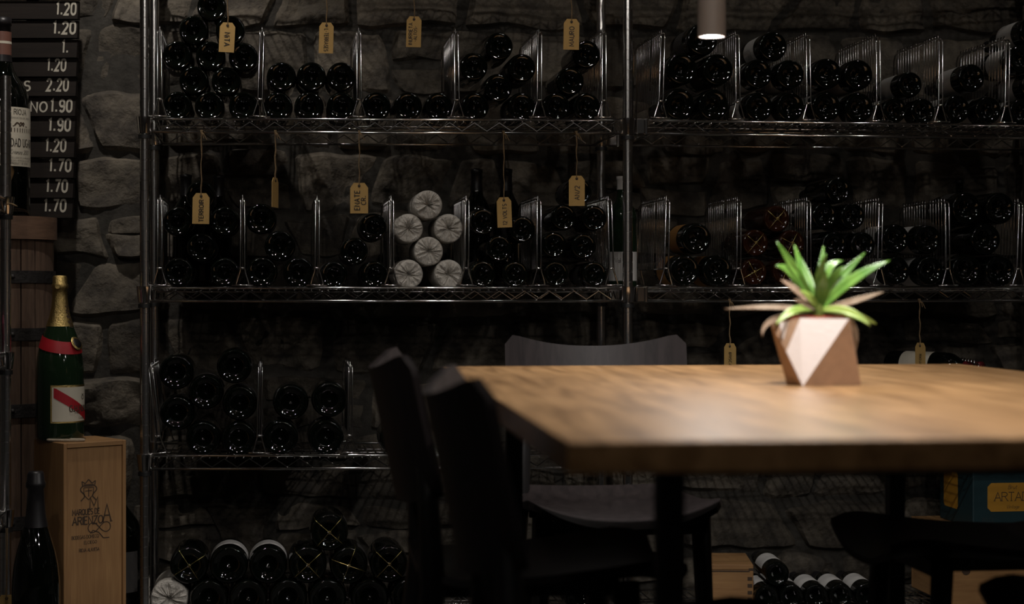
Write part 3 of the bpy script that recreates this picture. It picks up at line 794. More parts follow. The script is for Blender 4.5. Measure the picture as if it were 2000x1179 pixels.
# ------------------------------------------------------------------ chairs
CH = {}
def chair_meshes():
    W = .205
    def back(a, b):
        # a across (0..1), b up (0..1)
        t = a*2-1; q = b*2-1
        # rounded corners by squeezing the width near top and bottom
        wid = W*(1-.10*max(0, (.2-b)/.2)**2)
        top = .808-.036*(1-abs(t)**2.2)-.030*max(0, (abs(t)-.86)/.14)**2.2
        bot = .556+.020*abs(t)**3
        z = bot+(top-bot)*b
        x = -.158-.060*(1-t*t)-.050*(z-.56)/.24
        y = t*wid
        return (x, y, z), (1, .45*t*.48, .15)
    mb = MB(); mb.slab(back, 22, 12, .011); CH['backrest'] = mb.mesh('backrest', True, 45)
    def seat(a, b):
        t = a*2-1                     # across
        x = -.195+.43*b
        wid = .202*(1-.12*max(0, (b-.8)/.2)**2-.16*max(0, (.25-b)/.25)**2)
        z = .436+.044*abs(t)**2.4*(.10+.90*b)-.022*max(0, (b-.82)/.18)**2-.012*math.sin(b*math.pi)+.020*max(0, (.18-b)/.18)**2
        return (x, t*wid, z), (0, -.35*t, 1)
    mb = MB(); mb.slab(seat, 20, 14, .012); CH['seat'] = mb.mesh('seat', True, 45)
    for sy in (-1, 1):
        mb = MB()
        P0 = [(.150, sy*.178, 0), (.152, sy*.178, .44)]
        mb.tube([(.165, sy*.182, 0), (.150, sy*.172, .22), (.138, sy*.165, .435)], [.013, .018, .021], 8); CH['fleg%d' % sy] = mb.mesh('leg', True)
        mb = MB()
        mb.tube([(-.245, sy*.186, 0), (-.190, sy*.180, .30), (-.172, sy*.175, .43), (-.180, sy*.165, .60), (-.192, sy*.155, .68)], [.013, .019, .021, .016, .011], 8); CH['rleg%d' % sy] = mb.mesh('leg', True)
        mb = MB(); mb.box((-.015, sy*.075, .412), (.30, .020, .024)); CH['srail%d' % sy] = mb.mesh('seat_rail')
    mb = MB(); mb.box((.130, 0, .410), (.020, .30, .028)); CH['frail'] = mb.mesh('seat_rail')
    mb = MB(); mb.box((-.165, 0, .410), (.020, .31, .028)); CH['brail'] = mb.mesh('seat_rail')
chair_meshes()
def chair(label, origin, ang):
    t = thing('dining_chair', label, 'chair', (origin[0], origin[1], 0), ang, 'dining chairs around the table')
    link('backrest', CH['backrest'], CHAIRW, t); link('seat', CH['seat'], CHAIRW, t)
    for k in ('fleg-1', 'fleg1', 'rleg-1', 'rleg1'): link('leg', CH[k], CHAIRL, t)
    for k in ('srail-1', 'srail1', 'frail', 'brail'): link('seat_rail', CH[k], CHAIRL, t)
    return t
oa = Vector((-.196, 2.93, 0))+UT*.225; ob = Vector((-.089, 2.21, 0))+UT*.245
chair('dark plywood chair on the table\'s left side, the farther and partly hidden one', oa, TA)
chair('dark plywood chair nearest the camera at the table\'s left corner', ob, TA)
oc = Vector((.187, 3.97, 0))-VT*.215
chair('dark plywood chair at the far end with curved backrest above the tabletop', oc, TA-math.pi/2)
od = Vector((.63, 3.195, 0))+UT*.235
chair('dark plywood chair under the table\'s right side before the wooden crate', od, TA+math.pi)
oe = od-VT*.76
chair('dark plywood chair at lower right corner of which only the seat edge shows', oe, TA+math.pi)

# ------------------------------------------------------------------ plant
pc = Vector((X_at(1603, 2.80), 2.80, TH)); PS = 2.80/F
pot = thing('plant_pot', 'faceted clay pot with a white painted facet standing on the oak table', 'plant pot', tuple(pc), 0)
pts = {'T1': (-.041, -.050, .106), 'T2': (.034, -.056, .105), 'T3': (.045, -.012, .102), 'T4': (.022, .052, .104), 'T5': (-.045, .050, .103), 'L0': (-.080, .004, .097),
       'M': (-.062, -.046, .054), 'B0': (-.056, -.014, 0), 'B1': (-.038, -.058, 0), 'B2': (.057, -.036, 0), 'B3': (.050, .046, 0), 'B4': (-.034, .052, 0)}
bm = bmesh.new(); vv = {k: bm.verts.new(p) for k, p in pts.items()}
bmesh.ops.convex_hull(bm, input=list(bm.verts)); bmesh.ops.recalc_face_normals(bm, faces=bm.faces)
for f in [f for f in bm.faces if f.normal.z > .85 and f.calc_center_median().z > .09]: bm.faces.remove(f)
me = bpy.data.meshes.new('shell'); me.materials.append(POTB); me.materials.append(POTW)
bm.faces.ensure_lookup_table()
idx = {}
for f in bm.faces:
    co = {tuple(round(x, 4) for x in v.co) for v in f.verts}
    nm = {k for k, p in pts.items() if tuple(round(x, 4) for x in p) in co}
    if nm <= {'T1', 'T2', 'B1', 'M'}: f.material_index = 1
bm.to_mesh(me); bm.free()
o = link('shell', me, None, pot); sd = o.modifiers.new('thick', 'SOLIDIFY'); sd.thickness = .005; sd.offset = -1
mb = MB()
a_, b_, c_ = Vector(pts['L0']), Vector(pts['T1']), Vector(pts['M'])
nrm = (b_-a_).cross(c_-a_).normalized()
if nrm.y > 0: nrm = -nrm
mb.add([a_.lerp(b_, .30)+nrm*.0006+(c_-a_)*.04, a_.lerp(b_, .62)+nrm*.0006+(c_-a_)*.03, a_.lerp(b_, .30).lerp(c_, .62)+nrm*.0006], [(0, 1, 2)])
mb.obj('painted_facet', POTW, pot)
mb = MB(); mb.lathe([(.044, .095), (.047, .103), (.0475, .109), (.044, .109), (.042, .100)], 32, c=(-.010, 0, 0)); mb.obj('inner_pot_rim', TERRA, pot, smooth=True, angle=40)
mb = MB(); mb.lathe([(.0003, .101), (.02, .1005), (.043, .099), (.043, .094)], 24, c=(-.010, 0, 0)); mb.obj('soil', SOIL, pot, smooth=True)
plant = thing('spiky_plant', 'spiky green plant with dry drooping lower leaves growing in faceted pot', 'plant', (X_at(1599, 2.80), 2.80, TH+.116), 0)
def leaf(tip, ctrl, wd, m_, fold=.35, start=(0, 0, 0), name='leaf', twist=0.0):
    s0 = Vector(start); c1 = Vector(ctrl); e = Vector(tip); N_ = 16
    mb = MB(); rows = []
    for i in range(N_+1):
        t = i/N_; p = s0*(1-t)**2+c1*2*t*(1-t)+e*t*t
        d = (s0*(-2*(1-t))+c1*(2-4*t)+e*2*t); d.normalize()
        side = d.cross(Vector((0, -1, .35))); 
        if side.length < .1: side = Vector((1, 0, 0))
        side.normalize(); side = Matrix.Rotation(twist*t, 3, d) @ side
        nn = side.cross(d).normalized()
        w_ = wd*(.55+.9*math.sin(min(1, t*1.3)*math.pi*.5)*.6)*(1-max(0, (t-.45)/.55)**1.7*.97)*.6
        rows.append([p-side*w_+nn*w_*fold, p-side*w_*.5+nn*w_*fold*.3, p, p+side*w_*.5+nn*w_*fold*.3, p+side*w_+nn*w_*fold])
    vs = [q for r_ in rows for q in r_]
    fs = [(i*5+j, i*5+j+1, (i+1)*5+j+1, (i+1)*5+j) for i in range(N_) for j in range(4)]
    mb.add(vs, fs); o = mb.obj(name, m_, plant, smooth=True)
    sd = o.modifiers.new('thick', 'SOLIDIFY'); sd.thickness = .0012
    return o
def px(x, y, d=0.0): return ((x-1599)*PS, d, (607-y)*PS)
LV_ = [((1512, 472), (1560, 545), -.03, .013, LEAF), ((1558, 476), (1572, 545), .03, .013, LEAF), ((1602, 497), (1588, 545), -.05, .012, LEAF), ((1604, 530), (1596, 560), -.045, .014, LEAF),
       ((1648, 508), (1600, 512), .01, .014, LEAF), ((1638, 520), (1612, 545), -.04, .012, LEAF), ((1697, 492), (1628, 552), .03, .012, LEAF), ((1732, 508), (1652, 540), -.02, .014, LEAF), ((1690, 530), (1630, 560), .05, .012, LEAF),
       ((1509, 518), (1545, 520), -.035, .014, LEAF), ((1540, 548), (1570, 565), .05, .011, LEAF), ((1553, 566), (1580, 580), -.05, .012, LEAFP), ((1575, 500), (1590, 560), .055, .012, LEAF), ((1622, 478), (1606, 550), .06, .010, LEAF),
       ((1417, 602), (1530, 594), .01, .007, LEAFD), ((1546, 584), (1575, 592), -.03, .009, LEAFD), ((1731, 569), (1660, 590), .02, .008, LEAFD), ((1529, 545), (1556, 560), .02, .009, LEAFD),
       ((1508, 632), (1545, 590), -.04, .011, LEAFP), ((1484, 655), (1480, 612), -.03, .007, LEAFD), ((1690, 634), (1650, 592), -.04, .011, LEAFP), ((1712, 632), (1670, 606), .0, .009, LEAFP), ((1672, 702), (1700, 610), .03, .007, LEAFD)]
for i, (tp, ct, d, wd, m_) in enumerate(LV_):
    leaf(px(*tp, d), px(*ct, d*.6), wd, m_, name='leaf' if m_ is not LEAFD else 'dry_leaf', twist=rb.uniform(-.5, .5))
mb = MB(); mb.tube([(0, 0, -.0155), (0, 0, .0), (0, 0, .014), (0, 0, .03)], [.008, .008, .009, .005], 10); mb.obj('crown', LEAFP, plant, smooth=True)

# ------------------------------------------------------------------ pendant lamps over the table
def pendant(label, p, zb):
    t = thing('pendant_lamp', label, 'lamp', (p[0], p[1], zb), 0, 'tube pendants in a row over the table')
    mb = MB(); mb.lathe([(.0235, .004), (.0245, 0), (.0275, 0), (.0275, .30), (.020, .304), (.004, .306), (.0003, .306)], 40); mb.obj('tube_shade', LAMPW, t, smooth=True, angle=40)
    mb = MB(); mb.lathe([(.0003, .005), (.0235, .005), (.0235, .012), (.0003, .012)], 32); mb.obj('lamp_face', LAMPE, t, smooth=True, angle=40)
    mb = MB(); mb.tube([(0, 0, .30), (0, 0, 2.70-zb)], .0022, 8); mb.obj('cord', PLASTK, t)
    mb = MB(); mb.lathe([(.0003, 2.675-zb), (.04, 2.675-zb), (.045, 2.70-zb), (.0003, 2.70-zb)], 24); mb.obj('ceiling_rose', LAMPW, t, smooth=True, angle=40)
    ld = bpy.data.lights.new('lamp_bulb', 'SPOT'); ld.energy = PENDANT_W; ld.color = LAMP_COL; ld.spot_size = R(168); ld.spot_blend = 1.0; ld.shadow_soft_size = .02
    lo = bpy.data.objects.new('lamp_bulb', ld); COL.objects.link(lo); lo.parent = t; lo.location = (0, 0, -.002)
    return t
cl = lambda Y: (.476-(Y-2.67)*.1104, Y)
ZP = Z_at(72, 3.40)
pendant('white tube pendant lamp, lit, hanging before the right rack', (X_at(1390, 3.40), 3.40), ZP)
pendant('white tube pendant lamp above the potted plant, out of frame', cl(2.67), ZP)
pendant('white tube pendant lamp over the near end of the table, out of frame', cl(1.98), ZP)
# ceiling spots of the cellar, with unseen front ones added as fill
def ceiling_spot(label, p, tgt, power, size=70, soft=.018, k=1.0):
    t = thing('ceiling_spotlight', label, 'lamp', (p[0], p[1], 2.70), 0, 'ceiling spots washing the racks')
    d = (Vector(tgt)-Vector((p[0], p[1], 2.60))).normalized(); q = d.to_track_quat('-Z', 'Y').to_matrix().to_4x4()
    mb = MB(); mb.lathe([(.0003, -.02), (.045, -.02), (.05, 0), (.0003, 0)], 24); mb.obj('base', LAMPW, t, smooth=True, angle=40)
    mb = MB(); mb.tube([(0, 0, -.02), (0, 0, -.075)], .006, 8); mb.obj('stem', LAMPW, t)
    mb = MB(); mb.lathe([(.034, -.045), (.036, -.048), (.036, .045), (.030, .052), (.0003, .052)], 28); o = mb.obj('can', LAMPW, t, smooth=True, angle=40); o.matrix_local = Matrix.Translation((0, 0, -.10)) @ q @ Matrix.Scale(k, 4)
    mb = MB(); mb.lathe([(.0003, -.030), (.034, -.030), (.034, -.026), (.0003, -.026)], 24); o = mb.obj('lamp_face', CEILE, t); o.matrix_local = Matrix.Translation((0, 0, -.10)) @ q @ Matrix.Scale(k, 4)
    ld = bpy.data.lights.new('spot_bulb', 'SPOT'); ld.energy = power; ld.color = CEIL_COL; ld.spot_size = R(size); ld.spot_blend = .8; ld.shadow_soft_size = soft
    lo = bpy.data.objects.new('spot_bulb', ld); COL.objects.link(lo); lo.parent = t; lo.matrix_local = Matrix.Translation((0, 0, -.10)) @ q @ Matrix.Translation((0, 0, -.05*k-soft*.3))
ceiling_spot('ceiling spotlight aimed at the left end of the racks, out of frame', (-1.0, 3.95), (-1.12, 4.7, 1.0), CEIL_W*2.4, 80)
ceiling_spot('ceiling spotlight aimed at the left rack, out of frame', (.35, 3.45), (-.2, 4.6, .8), CEIL_W*.7, 80)
ceiling_spot('ceiling spotlight aimed at the right rack, out of frame', (1.5, 3.55), (1.2, 4.8, .8), CEIL_W*.6, 80, .045, 1.4)

ceiling_spot('unseen fill spotlight added on the left, aimed at the racks', (-.9, .9), (-.5, 4.6, .8), FRONT_FILL_W, 60, .075, 2.2)  # fill lamp added to brighten the rack fronts
ceiling_spot('unseen fill spotlight added on the right, aimed at the racks', (1.1, .8), (.9, 4.8, .8), FRONT_FILL_W, 60, .075, 2.2)  # second added fill lamp, for the right half of the racks
ceiling_spot('unseen fill spotlight added behind the camera, aimed at the near end of the table', (.2, -.8), (.4, 2.2, .6), 19.0, 90, .034)  # added fill for the table's near edge and the chair backs

# ------------------------------------------------------------------ left corner: price board
YB = 4.70; SB = F/YB
bx = lambda x: X_at(x, YB)
bz = lambda y: Z_at(y, YB)
board = thing('price_board', 'dark slatted price board with pale painted prices on the stone wall', 'price board', (bx(148), YB, bz(430)), 0)
BO = Vector((bx(148), YB, bz(430)))
edges = [-37, 1.4, 40, 77, 115, 152, 190, 229, 269, 309, 349, 388, 427]
TXT = {0: [('1.20', 113, 150)], 1: [('1.20', 107, 149)], 2: [('1.', 124, 135)], 3: [('1.20', 95, 130)], 4: [('2.20', 94, 135), ('S', 50, 61)], 5: [('1.90', 102, 142), ('NO', 63, 94)],
       6: [('1.90', 98, 139)], 7: [('1.20', 92, 130)], 8: [('1.70', 99, 140)], 9: [('1.70', 93, 133)], 10: [('1.70', 89, 130)]}
for i in range(len(edges)-1):
    y0, y1 = edges[i], edges[i+1]; yc = (y0+y1)/2
    xr = 155-(yc/427)*12
    mb = MB()
    x0, x1 = bx(-170), bx(xr); z1, z0 = bz(y0+1), bz(y1-1.5)
    # slat slightly tilted out at its lower edge
    vs = [(x0, YB-.006, z1), (x1, YB-.006, z1), (x1, YB-.016, z0), (x0, YB-.016, z0), (x0, YB+.010, z1), (x1, YB+.010, z1), (x1, YB+.010, z0), (x0, YB+.010, z0)]
    vs = [Vector(p)-BO for p in vs]
    mb.add(vs, [(0, 3, 2, 1), (4, 5, 6, 7), (0, 1, 5, 4), (3, 7, 6, 2), (0, 4, 7, 3), (1, 2, 6, 5)])
    sl = mb.obj('slat', SLAT, board)
    if i >= 1 and (i-1) in TXT:
        ybase = [30, 67, 104, 139, 178, 219, 256, 296, 335, 375, 413][i-1]
        hpx = 23
        def fn(x, z, z1=z1, z0=z0):
            k = (z1-(z+BO.z))/(z1-z0); return (x-BO.x, -.006-.010*k-.0012, z)
        for (tx, xa, xb_) in TXT[i-1]:
            al = tx.isalpha()
            q, wd = text2d(tx, 1.0, wt=.17 if al else .20, cond=1.0, gap=.28)
            hh = hpx/SB if not al else 19/SB; ww = (xb_-xa)/SB
            m2 = MB()
            for qd in q: m2.add([fn(bx(xa)+pp.x/wd*ww, bz(ybase)+pp.y*hh-BO.z) for pp in qd], [(0, 1, 2, 3)])
            m2.obj('painted_price' if not al else 'painted_letters', DIGIT, sl)
mb = MB()
for xx in (-120, 60): mb.box(Vector((bx(xx), YB+.020, bz(200)))-BO, (.03, .016, (bz(-30)-bz(425))))
mb.obj('back_batten', SLAT, board)

# barrel with bottle
YK = 4.52; SK = F/YK
kc = Vector((X_at(6, YK), YK, 0)); ktop = Z_at(424, YK)
barrel = thing('tall_barrel', 'tall narrow wooden barrel with iron hoops below the price board', 'barrel', tuple(kc), 0)
def brad(z): return .124-.004*(z/ktop)
NSV = 20
for i in range(NSV):
    a0, a1 = 2*math.pi*i/NSV+.012, 2*math.pi*(i+1)/NSV-.012
    mb = MB()
    def fn(a, b, a0=a0, a1=a1):
        z = .01+(ktop-.012)*b; an = a0+(a1-a0)*a; r = brad(z); return (r*math.cos(an), r*math.sin(an), z), (math.cos(an), math.sin(an), 0)
    mb.slab(fn, 3, 4, .012); mb.obj('stave', STAVE, barrel)
mb = MB(); mb.lathe([(.0003, ktop-.010), (.117, ktop-.010), (.117, ktop-.03), (.0003, ktop-.03)], 32); mb.obj('barrel_head', STAVE, barrel)
def hoop(y0, y1, m_, nm, th):
    z1, z0 = Z_at(y0, YK-.12), Z_at(y1, YK-.12); mb = MB()
    r0, r1 = brad(z0)+.0065, brad(z1)+.0065
    mb.lathe([(r0, z0), (r0+th, z0), (r1+th, z1), (r1, z1)], 48); h_ = mb.obj(nm, m_, barrel, smooth=True, angle=40)
    if m_ is IRON:
        for an in (-98, -84):
            m2 = MB(); r = r0+th; zc = (z0+z1)/2
            m2.lathe([(.0065, 0), (.0055, .003), (.0003, .0045)], 12)
            o = m2.obj('rivet', IRON, h_, smooth=True)
            d = Vector((math.cos(R(an+20)), math.sin(R(an+20)), 0)); o.matrix_local = Matrix.Translation((d.x*r, d.y*r, zc)) @ d.to_track_quat('Z', 'Y').to_matrix().to_4x4()
hoop(421, 466, HOOPW, 'wooden_hoop', .008); hoop(528, 552, IRON, 'iron_hoop', .004); hoop(641, 665, IRON, 'iron_hoop', .004); hoop(790, 816, IRON, 'iron_hoop', .004); hoop(1010, 1036, IRON, 'iron_hoop', .004)
# the big red wine bottle on the barrel
rz_ = .0685; HB = Z_at(30, YK)-ktop+.002
big = upright('large_wine_bottle', 'large dark wine bottle with cream label standing on the tall barrel', 
    [(.0003, .03), (.85*rz_, .002), (.9*rz_, 0), (rz_, .012), (rz_, .285), (.985*rz_, .305), (.93*rz_, .325), (.80*rz_, .345), (.60*rz_, .365), (.42*rz_, .385), (.024, .405), (.021, .43), (.020, HB-.022), (.022, HB-.021), (.022, HB-.002), (.0003, HB)],
    (kc.x+.004, kc.y-.02, ktop-.010), GLASS, FOILK, .405, seg=56)
def lab_patch(t, r, z0, z1, a0, a1, m_, name='label'):
    mb = MB(); mb.grid(lambda a, b: (r*math.cos(R(a0+(a1-a0)*a)), r*math.sin(R(a0+(a1-a0)*a)), z0+(z1-z0)*b), 36, 1); return mb.obj(name, m_, t, smooth=True)
zl = lambda y: Z_at(y, YK-.02-.07)-(ktop-.010)
lb = lab_patch(big, rz_+.0008, zl(323), zl(207), -130, 55, WHITEL)
lab_patch(big, .0228, zl(101), zl(55), -180, 180, FOILB, 'capsule_band'); lab_patch(big, .0232, zl(79), zl(74), -180, 180, WHITEL, 'capsule_stripe')
cf = cyl(rz_+.0014, -34)
lettering('label_print', [('RIOJA', 0, zl(221), .0125, dict(wt=.10, serif=True)), ('DENOMINACION DE ORIGEN', 0, zl(230), .0045, dict(wt=.1, gap=.3)),
    ('HEREDAD UGARTE', .0, zl(284), .0190, dict(wt=.10, serif=True, cond=.62, gap=.14)), ('Crianza 2001', 0, zl(299), .010, dict(wt=.08, slant=.25, gap=.12)),
    ('EMBOTELLADO EN LA PROPIEDAD', 0, zl(308), .004, dict(wt=.1, gap=.3)), ('BODEGAS HEREDAD UGARTE', 0, zl(313.5), .004, dict(wt=.1, gap=.3)), ('PRODUCT OF SPAIN', 0, zl(319.5), .005, dict(wt=.1, serif=True))], cf, INK, lb)
mb = MB(); zz = zl(256)
polyline_marks(mb, [[(-.055, zz), (.05, zz)]]+[[(-.05+.008*i, zz), (-.05+.008*i, zz+.010)] for i in range(13)]+[[(-.052, zz+.011), (-.02, zz+.015), (.02, zz+.015), (.048, zz+.011)]], .0022, cf)
polyline_marks(mb, [[(-.012+.006*math.cos(a*.7), zz+.020+.004*math.sin(a*1.1)) for a in range(9)], [(.004+.008*math.cos(a*.7), zz+.020+.005*math.sin(a*1.3)) for a in range(9)]], .003, cf)
mb.obj('label_engraving', PRINT, lb)

# tall wooden wine box with champagne bottle
YX = 4.24; bs = .166; ba = R(40)
n0 = Vector((X_at(124.5, YX), YX, 0)); e1 = Vector((math.cos(ba), math.sin(ba), 0)); e2 = Vector((-math.sin(ba), math.cos(ba), 0))
BH = Z_at(866, YX)
m4 = frame(n0, e1, e2, Vector((0, 0, 1)))
wb = thing('wooden_wine_box', 'tall pine wine box with printed crest carrying the champagne bottle', 'wine box', mat4=m4)
def bpart(nm, lo, hi, m_, par=wb, bev=.0012):
    mb = MB(); c_ = [(a+b)/2 for a, b in zip(lo, hi)]; mb.box(c_, [b-a for a, b in zip(lo, hi)]); o = mb.obj(nm, m_, par)
    bv = o.modifiers.new('bevel', 'BEVEL'); bv.width = bev; bv.segments = 1; return o
bpart('side_panel', (0, 0, 0), (.009, bs, BH), PINE); bpart('side_panel', (bs-.009, 0, 0), (bs, bs, BH), PINE)
bpart('back_panel', (.009, bs-.009, 0), (bs-.009, bs, BH), PINE); bpart('base_panel', (.009, .0, 0), (bs-.009, bs-.009, .009), PINEH)
bpart('top_panel', (.009, 0.0, BH-.012), (bs-.009, bs-.009, BH), PINEH)
lid = bpart('sliding_lid', (.0092, .0045, .0095), (bs-.0092, .0105, BH-.0125), PINE)
fb = lambda x, y: (x, .0040, y)
fx = lambda x: .009+(x-128)/(222-128)*(bs-.018)      # photo px on the lid -> metres
fz = lambda y: BH-(y-866)*YX/F
Wp = lambda px_: px_*YX/F
lettering('printed_text', [('MARQUES DE', fx(138), fz(1009), Wp(11), dict(wt=.18, serif=True, cond=.75, left=True, gap=.12)), ('ARIENZO', fx(138), fz(1028), Wp(15), dict(wt=.18, serif=True, cond=.95, left=True, gap=.15)),
    ('BODEGAS DOMECQ', fx(137), fz(1056), Wp(6.5), dict(wt=.16, serif=True, cond=.9, left=True, gap=.1)), ('ELCIEGO', fx(168), fz(1067), Wp(6), dict(wt=.16, serif=True)), ('RIOJA ALAVESA', fx(166), fz(1082), Wp(6.5), dict(wt=.16, serif=True, cond=.8, gap=.1)),
    ('M', fx(174), fz(1000), Wp(24), dict(wt=.09, serif=True)), ('A', fx(196), fz(1026), Wp(34), dict(wt=.09, serif=True, cond=.8))], fb, PRINT, lid)
mb = MB(); cxx, czz = fx(165), fz(964)
sh_ = [(cxx-.013, czz+.010), (cxx+.013, czz+.010), (cxx+.012, czz-.008), (cxx, czz-.020), (cxx-.012, czz-.008), (cxx-.013, czz+.010)]
polyline_marks(mb, [sh_, [(cxx-.009, czz+.002), (cxx+.009, czz+.002)], [(cxx, czz+.008), (cxx, czz-.012)]], .0022, fb)
for sx in (-1, 1):
    polyline_marks(mb, [[(cxx+sx*(.016+.006*math.sin(a*.9)), czz+.014-.0045*a) for a in range(9)]], .0030, fb)
polyline_marks(mb, [[(cxx-.016, czz+.014), (cxx-.018, czz+.026), (cxx-.009, czz+.020), (cxx, czz+.030), (cxx+.009, czz+.020), (cxx+.018, czz+.026), (cxx+.016, czz+.014), (cxx-.016, czz+.014)], [(cxx-.014, czz+.017), (cxx+.014, czz+.017)]], .0026, fb)
lem = [(fx(183)+.030*math.cos(R(a))/(1+math.sin(R(a))**2), fz(1036)+.034*math.sin(R(a))*math.cos(R(a))/(1+math.sin(R(a))**2)) for a in range(0, 361, 12)]
polyline_marks(mb, [lem, [(fx(168), fz(1047)), (fx(172), fz(1041)), (fx(182), fz(1046)), (fx(190), fz(1058)), (fx(200), fz(1058))]], .0026, fb)
stuff(mb.obj('printed_crest', PRINT, lid))
bcx = n0+e1*(bs*.42)+e2*(bs*.50)
bcx.x = X_at(117, bcx.y)
rc = 46*bcx.y/F; zc0 = BH+.0005; HC = Z_at(538, bcx.y)-zc0
champ = upright('champagne_bottle', 'green champagne bottle with gold neck foil and red sash on the wooden box', 
    [(.0003, .03), (.8*rc, .002), (.86*rc, 0), (.96*rc, .003), (rc, .012), (rc, .150), (.99*rc, .175), (.95*rc, .200), (.86*rc, .228), (.72*rc, .255), (.56*rc, .280), (.42*rc, .305), (.34*rc, .330), (.30*rc, .352), (.29*rc, HC-.034), (.33*rc, HC-.032), (.33*rc, HC-.022), (.29*rc, HC-.019), (.285*rc, HC-.004), (.24*rc, HC), (.0003, HC+.001)],
    (bcx.x, bcx.y, zc0), GREEN, FOILG, .262, seg=56)
zc = lambda y: Z_at(y, bcx.y-.05)-zc0
lo_ = lab_patch(champ, rc+.0008, zc(826), zc(752), -98, 46, FOILG, 'label_border')
lc = lab_patch(champ, rc+.0013, zc(823), zc(756), -94, 43, WHITEL, 'label')
cz = cyl(rc+.0019, -26)
mb = MB(); zt_, zb_ = zc(757), zc(822)
hw_ = R(66)*rc
for i in range(20):
    a, b = i/20, (i+1)/20; f = lambda q: -hw_+q*2*hw_*.95
    top = lambda q: zt_-q*(zt_-zb_)*.95; cl2 = lambda z: min(max(z, zb_), zt_)
    mb.add([cz(f(a), cl2(top(a)+.002)), cz(f(a), cl2(top(a)-.024)), cz(f(b), cl2(top(b)-.024)), cz(f(b), cl2(top(b)+.002))], [(0, 1, 2, 3)])
mb.obj('red_sash', REDP, lc)
lettering('label_print', [('G.H.MUMM', .006, zc(804), .0150, dict(wt=.17, serif=True, cond=.8, gap=.14)), ('A REIMS', -.004, zc(808), .0045, dict(wt=.12)), ('Cordon', .01, zc(819), .006, dict(wt=.1, slant=.3))], cyl(rc+.0026, -27), PRINT, lc)
mb = MB()
for sg in (-1, 1): polyline_marks(mb, [[(.016+sg*.006*math.sin(a*.8), zc(781)+.0028*a) for a in range(6)]], .0016, cyl(rc+.0026, -27))
mb.obj('label_crest', PRINT, lc)
# red collar following the shoulder, with dark seal
prof = [(.86*rc, .228), (.72*rc, .255), (.56*rc, .280), (.42*rc, .305)]
def rad_at(z):
    P_ = [(rc, .150), (.99*rc, .175), (.95*rc, .200), (.86*rc, .228), (.72*rc, .255), (.56*rc, .280), (.42*rc, .305), (.34*rc, .330), (.30*rc, .352), (.29*rc, .4)]
    for (r0, z0), (r1, z1) in zip(P_, P_[1:]):
        if z0 <= z <= z1: return r0+(r1-r0)*(z-z0)/(z1-z0)
    return rc
mb = MB()
def colr(a, b):
    an = R(-230+280*a); dz = .010*math.cos(an+R(40)); z = zc(673)-.012+dz*-1.2+b*.030
    r = rad_at(z)+.0016; return (r*math.cos(an), r*math.sin(an), z)
mb.grid(colr, 48, 4); mb.obj('red_collar', REDP, champ, smooth=True)
an = R(-24); zs = zc(663)-.010; rs_ = rad_at(zs)+.004; d = Vector((math.cos(an), math.sin(an), .55)).normalized()
mb = MB(); mb.lathe([(.0003, .002), (.0155, .002), (.0185, 0)], 24); o = mb.obj('seal', FOILG, champ, smooth=True); o.matrix_local = Matrix.Translation((rs_*math.cos(an), rs_*math.sin(an), zs)) @ d.to_track_quat('Z', 'Y').to_matrix().to_4x4()
mb = MB(); mb.lathe([(.0003, .003), (.0125, .003), (.013, .002)], 24); o2 = mb.obj('seal_centre', FOILK, o, smooth=True)
# vertical letters on the neck foil
mb = MB(); q, wd = text2d('MUMM', .012, wt=.16, gap=.14)
an0 = R(-24)
for qd in q:
    vs = []
    for pp in qd:
        z = .278+pp.x*1.35; r = rad_at(z)+.0018; a_ = an0+(.006-pp.y)/max(r, .01); vs.append((r*math.cos(a_), r*math.sin(a_), z))
    mb.add(vs, [(0, 1, 2, 3)])
mb.obj('neck_print', PRINT, champ)
mb = MB(); mb.lathe([(.0003, .002), (.0062, .002), (.0075, 0)], 16); o = mb.obj('muzzle_tab', FOILG, champ); o.matrix_local = Matrix.Translation((.0, -.33*rc-.001, HC-.027)) @ Matrix.Rotation(R(90), 4, 'X')
# rope loop
rp_c = Vector((X_at(132, bcx.y-.035), bcx.y-.052, 0))
mb = MB(); pts_ = []
for i in range(28):
    a = 2*math.pi*i/28; q = Vector((.044*math.cos(a), .010*math.sin(a), BH+.0042))
    pts_.append(Vector((rp_c.x, rp_c.y, 0))+q)
mb.tube([p_-Vector((rp_c.x, rp_c.y, 0)) for p_ in pts_], .0036, 8, closed=True); o = mb.obj('rope_loop', ROPE, None, smooth=True, loc=(rp_c.x, rp_c.y, 0)); tag(o, 'small pale rope loop lying at the foot of the champagne bottle', 'rope')
# dark champagne bottle on the floor before the box
YD = 4.08; rd = 46*YD/F; HD = Z_at(920, YD)
dk = upright('champagne_bottle', 'black-foiled champagne bottle standing in front of the tall wooden box', 
    [(.0003, .03), (.8*rd, .002), (.86*rd, 0), (.96*rd, .003), (rd, .012), (rd, .205), (.98*rd, .230), (.92*rd, .262), (.80*rd, .295), (.64*rd, .325), (.50*rd, .352), (.40*rd, .38), (.36*rd, .41), (.335*rd, HD-.040), (.40*rd, HD-.036), (.40*rd, HD-.026), (.36*rd, HD-.022), (.33*rd, HD-.006), (.28*rd, HD), (.0003, HD+.001)],
    (X_at(70, YD), YD, 0), GLASS, FOILK, .335, seg=56)
# dark magnum behind the box
YM = 4.58
mg = upright('large_wine_bottle', 'dark magnum with grey capsule half hidden between wooden box and rack post', std_prof(45*YM/F, Z_at(922, YM), .0195), (X_at(229, YM), YM, 0), GLASS, FOILS, Z_at(985, YM), (45*YM/F, .12, .225, -62, -20, DARKL), seg=48)
